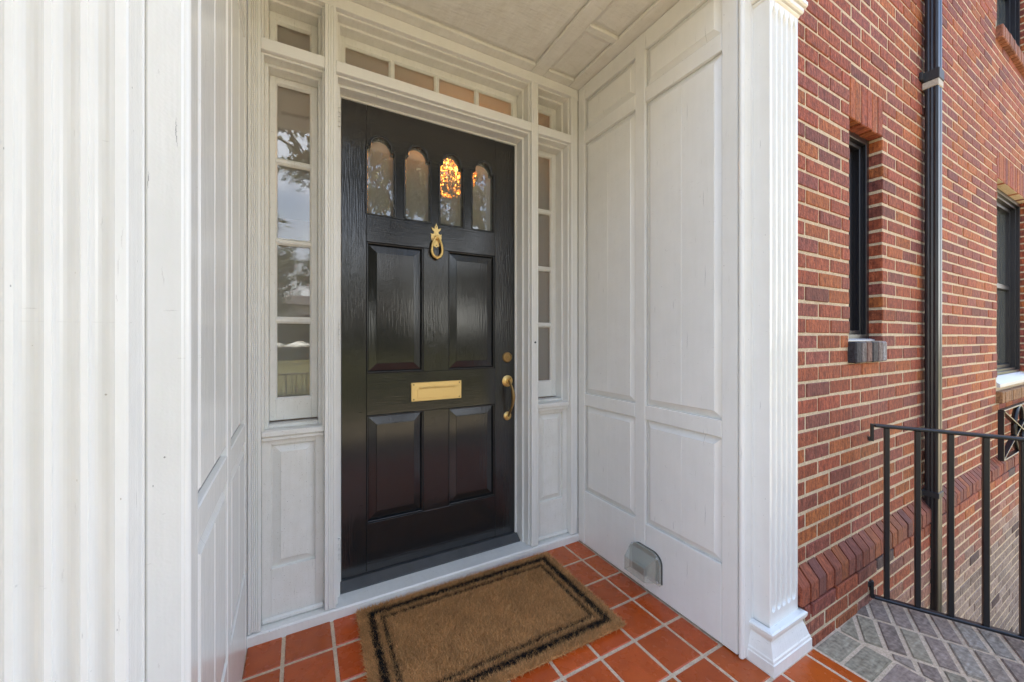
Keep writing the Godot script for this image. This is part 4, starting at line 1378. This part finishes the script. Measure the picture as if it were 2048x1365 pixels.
	c.add_child(l)

# ---------------------------------------------------------------- the garden opposite, which the glass and the gloss mirror
func tree(label, at: Vector3, height: float, spread: float, sd: int, trunk_r: float, fork: float, leaves: int, tint: Color):
	var t = thing("tree", label, "tree", "trees across the front garden")
	t.position = at
	rng.seed = sd
	var b = MB.new()
	var tips = []
	var stack = [[Vector3.ZERO, Vector3(rng.randf_range(-0.08, 0.08), 1, rng.randf_range(-0.08, 0.08)).normalized(), height * fork, trunk_r, 0]]
	while stack.size() > 0:
		var s: Array = stack.pop_back()
		var p: Vector3 = s[0]
		var d: Vector3 = s[1]
		var pts = [p]
		var rad = [s[3]]
		var n = 5
		for k in n:
			d = (d + Vector3(rng.randf_range(-0.16, 0.16), rng.randf_range(-0.02, 0.1), rng.randf_range(-0.16, 0.16))).normalized()
			p += d * s[2] / n
			pts.append(p); rad.append(lerpf(s[3], s[3] * 0.62, (k + 1.0) / n))
		b.tube(pts, rad, 9 if s[4] < 2 else 5, true)
		if s[4] >= 2: tips.append(pts[2])
		if s[4] >= 4 or s[3] < 0.012:
			tips.append(p); tips.append(pts[3])
			continue
		var kids = rng.randi_range(2, 3) if s[4] > 0 else 4
		for k in kids:
			var az = TAU * (k + rng.randf_range(-0.3, 0.3)) / kids + s[4]
			var tilt = rng.randf_range(0.35, 0.85) * spread
			var side = d.cross(Vector3.UP if absf(d.y) < 0.95 else Vector3.RIGHT).normalized().rotated(d, az)
			stack.append([p, (d * cos(tilt) + side * sin(tilt)).normalized(), s[2] * rng.randf_range(0.62, 0.85) if s[4] > 0 else height * 0.26, s[3] * 0.58, s[4] + 1])
	put("trunk", b, M.bark, t)
	var lm = MB.new()
	for k in 9:
		var o = Vector3(rng.randf_range(-0.5, 0.5), rng.randf_range(-0.5, 0.5), rng.randf_range(-0.5, 0.5))
		var q = Basis.from_euler(Vector3(rng.randf() * TAU, rng.randf() * TAU, rng.randf() * TAU))
		var a = q * Vector3(-0.17, 0, 0)
		var c = q * Vector3(0.17, 0, 0)
		lm.tri(o + a, o + q * Vector3(0, 0, 0.32), o + c)
		lm.tri(o + a, o + c, o + q * Vector3(0, 0, -0.25))
	var mm = MultiMesh.new()
	mm.transform_format = MultiMesh.TRANSFORM_3D
	mm.use_colors = true
	mm.mesh = lm.mesh()
	mm.instance_count = leaves
	for i in leaves:
		var c: Vector3 = tips[rng.randi_range(0, tips.size() - 1)]
		var off = Vector3(rng.randfn(0, 0.30), rng.randfn(0, 0.22), rng.randfn(0, 0.30)) * height * 0.062
		var sc = rng.randf_range(0.18, 0.42) * height * 0.075
		mm.set_instance_transform(i, Transform3D(Basis.from_euler(Vector3(rng.randf() * TAU, rng.randf() * TAU, 0)).scaled(Vector3.ONE * sc), c + off))
		mm.set_instance_color(i, tint * rng.randf_range(0.6, 1.35))
	var o = MultiMeshInstance3D.new()
	o.name = "crown"
	o.multimesh = mm
	o.material_override = M.leaf
	o.set_meta("kind", "stuff")
	t.add_child(o)

func hedge(label, a: Vector3, size: Vector3, sd: int):
	var t = thing("hedge", label, "hedge", "clipped hedges along the far side of the lawn")
	t.position = a
	rng.seed = sd
	var lm = MB.new()
	for k in 8:
		var o = Vector3(rng.randf_range(-0.5, 0.5), rng.randf_range(-0.5, 0.5), rng.randf_range(-0.5, 0.5)) * 0.3
		var q = Basis.from_euler(Vector3(rng.randf() * TAU, rng.randf() * TAU, rng.randf() * TAU))
		lm.tri(o + q * Vector3(-0.06, 0, 0), o + q * Vector3(0.06, 0, 0), o + q * Vector3(0, 0.14, 0))
		lm.tri(o + q * Vector3(0.06, 0, 0), o + q * Vector3(-0.06, 0, 0), o + q * Vector3(0, -0.1, 0))
	var mm = MultiMesh.new()
	mm.transform_format = MultiMesh.TRANSFORM_3D
	mm.use_colors = true
	mm.mesh = lm.mesh()
	var n = int(size.x * size.y * size.z * 60)
	mm.instance_count = n
	for i in n:
		var p = Vector3(rng.randf_range(-0.5, 0.5), rng.randf_range(0.0, 1.0), rng.randf_range(-0.5, 0.5)) * size
		p.y *= 0.9 + 0.14 * sin(p.x * 1.7 + sd) * sin(p.x * 0.6)
		mm.set_instance_transform(i, Transform3D(Basis.from_euler(Vector3(rng.randf() * TAU, rng.randf() * TAU, 0)), p))
		mm.set_instance_color(i, Color(0.06, 0.085, 0.025) * rng.randf_range(0.5, 1.4))
	var o = MultiMeshInstance3D.new()
	o.name = "foliage"
	o.multimesh = mm
	o.material_override = M.leaf
	o.set_meta("kind", "stuff")
	t.add_child(o)

func parasol(label, at: Vector3, turn: float, wide: float):
	var t = thing("parasol", label, "parasol", "white parasols on the lawn")
	t.position = at
	t.rotation.y = turn
	var b = MB.new()
	b.tube([Vector3.ZERO, Vector3(0, 2.45, 0)], 0.022, 10)
	put("pole", b, M.alu, t)
	b = MB.new()
	b.lathe([Vector2(0.0, 0.09), Vector2(0.06, 0.09), Vector2(0.26, 0.05), Vector2(0.28, 0.0), Vector2(0.0, 0.0)], 20, Transform3D.IDENTITY)
	put("base", b, M.concrete, t)
	b = MB.new()
	for k in 8:
		var a0 = TAU * k / 8.0
		var a1 = TAU * (k + 1) / 8.0
		var p0 = Vector3(cos(a0) * wide, 1.95, sin(a0) * wide)
		var p1 = Vector3(cos(a1) * wide, 1.95, sin(a1) * wide)
		var pm = (p0 + p1) * 0.5 + Vector3(0, 0.05, 0)
		b.tri(Vector3(0, 2.45, 0), pm, p0); b.tri(Vector3(0, 2.45, 0), p1, pm)
		b.quad(p0 - Vector3(0, 0.16, 0), p0, pm, pm - Vector3(0, 0.16, 0)); b.quad(pm - Vector3(0, 0.16, 0), pm, p1, p1 - Vector3(0, 0.16, 0))
	put("canopy", b, M.canvas, t)

func garden():
	var g = struct("ground")
	boxpart("lawn", Vector3(-70, -1.9, 1.0), Vector3(70, -1.62, 140), M.grass, g, 0.0)
	boxpart("yard", Vector3(-70, -1.9, -70), Vector3(70, -1.63, 1.0), M.grass, g, 0.0)
	var p = struct("path")
	boxpart("paving", Vector3(-24, -1.64, 3.0), Vector3(26, -1.585, 11.4), M.concrete, p, 0.01)
	tree("tall forked tree with pale bark opposite the front door", Vector3(4.2, -1.62, 12.5), 13.0, 0.75, 101, 0.24, 0.36, 900, Color(0.13, 0.125, 0.035))
	tree("slender leaning tree beside the forked tree", Vector3(6.4, -1.62, 14.5), 12.0, 0.7, 102, 0.17, 0.40, 900, Color(0.13, 0.13, 0.04))
	tree("broad old tree with heavy limbs at the garden edge", Vector3(9.5, -1.62, 18.5), 15.0, 0.85, 103, 0.34, 0.32, 2000, Color(0.11, 0.12, 0.035))
	tree("young round tree facing the left sidelight", Vector3(1.5, -1.62, 17.0), 12.5, 0.8, 104, 0.22, 0.30, 1100, Color(0.12, 0.125, 0.035))
	tree("large dark tree at the far left of the lawn", Vector3(-9.0, -1.62, 22.0), 14.0, 0.9, 105, 0.3, 0.3, 2800, Color(0.065, 0.085, 0.028))
	for k in 8:
		tree("distant tree in the row behind the pale house", Vector3(-24.0 + 10.5 * k, -1.62, 80.0 + 5.0 * sin(k * 2.1)), 21.0 + 2.5 * sin(k * 1.3), 0.85, 120 + k, 0.45, 0.16, 2600, Color(0.10, 0.11, 0.035))
	tree("unseen dense evergreen added to shade the porch from the hinge side", Vector3(-5.2, -1.62, 5.6), 10.0, 0.95, 131, 0.22, 0.10, 5200, Color(0.05, 0.065, 0.022))  # out of view, added to cut the sky light from this side
	hedge("long clipped hedge in front of the pale house", Vector3(0.0, -1.62, 52.0), Vector3(34, 5.3, 2.0), 7)
	hedge("lower hedge running on past the broad tree", Vector3(30.0, -1.62, 50.0), Vector3(25, 4.6, 2.0), 8)
	parasol("white garden parasol straight across from the door", Vector3(-0.4, -1.62, 43.0), 0.3, 1.25)
	parasol("white garden parasol beside the hedge", Vector3(-2.9, -1.62, 45.0), 0.1, 1.2)
	parasol("white garden parasol on the golden lawn beside the others", Vector3(2.2, -1.62, 44.0), 0.6, 1.2)
	var n = thing("neighbour_house", "long pale stucco house with a dark roof behind the hedge", "house")
	boxpart("wall", Vector3(-16, -1.62, 62), Vector3(16, 5.8, 72), M.stucco, n, 0.02)
	var rf = MB.new()
	rf.xf = Transform3D(Basis(Vector3(0, 0, 1), Vector3(0, 1, 0), Vector3(-1, 0, 0)), Vector3(16.6, 0, 0))
	rf.plate([Vector2(61.2, 5.8), Vector2(72.8, 5.8), Vector2(67.0, 7.6)], 0, 33.2)
	put("roof", rf, M.roof, n)
	for x in [-9.0, -5.0, 0.0, 4.5]:
		var w = boxpart("window", Vector3(x, 2.6, 61.9), Vector3(x + 1.4, 4.4, 61.998), M.window_black, n, 0.01)
		boxpart("sill", Vector3(x - 0.1, 2.47, 61.85), Vector3(x + 1.5, 2.59, 61.997), M.stucco, w, 0.01)

func _ready():
	materials()
	view_and_light()
	garden()
	brick_house()
	porch_floor()
	landing()
	side_wall("white panelled recess wall that joins the brick wall and holds the step light", Transform3D(Basis(Vector3(0, 0, 1), Vector3(0, 1, 0), Vector3(-1, 0, 0)), Vector3(XR, 0, 0)), false)
	var turn = Basis(Vector3.UP, 0.0150)
	side_wall("white panelled recess wall beside the hinge side sidelight", Transform3D(turn * Basis(Vector3(0, 0, -1), Vector3(0, 1, 0), Vector3(1, 0, 0)), Vector3(-0.187, 0, 0)), true)
	pilaster("white fluted pilaster against the red brick wall", 1.541, 1.0)
	pilaster("white fluted pilaster with cracked paint on the hinge side of the door", -0.2297, -1.0)
	porch_ceiling()
	door_frame()
	front_door()
	inside()
	doormat()
	step_light()
	downspout()
	railing("black iron railing splayed from the brick wall at the landing edge", Vector2(2.392, 1.082), Vector2(0.463, 0.886).normalized(), 2.0, 0.045, 19)
	railing("black iron railing along the street edge of the landing", Vector2(-1.15, 2.86), Vector2(1, 0), 4.4, 0.06, 42)
	iron_grille()
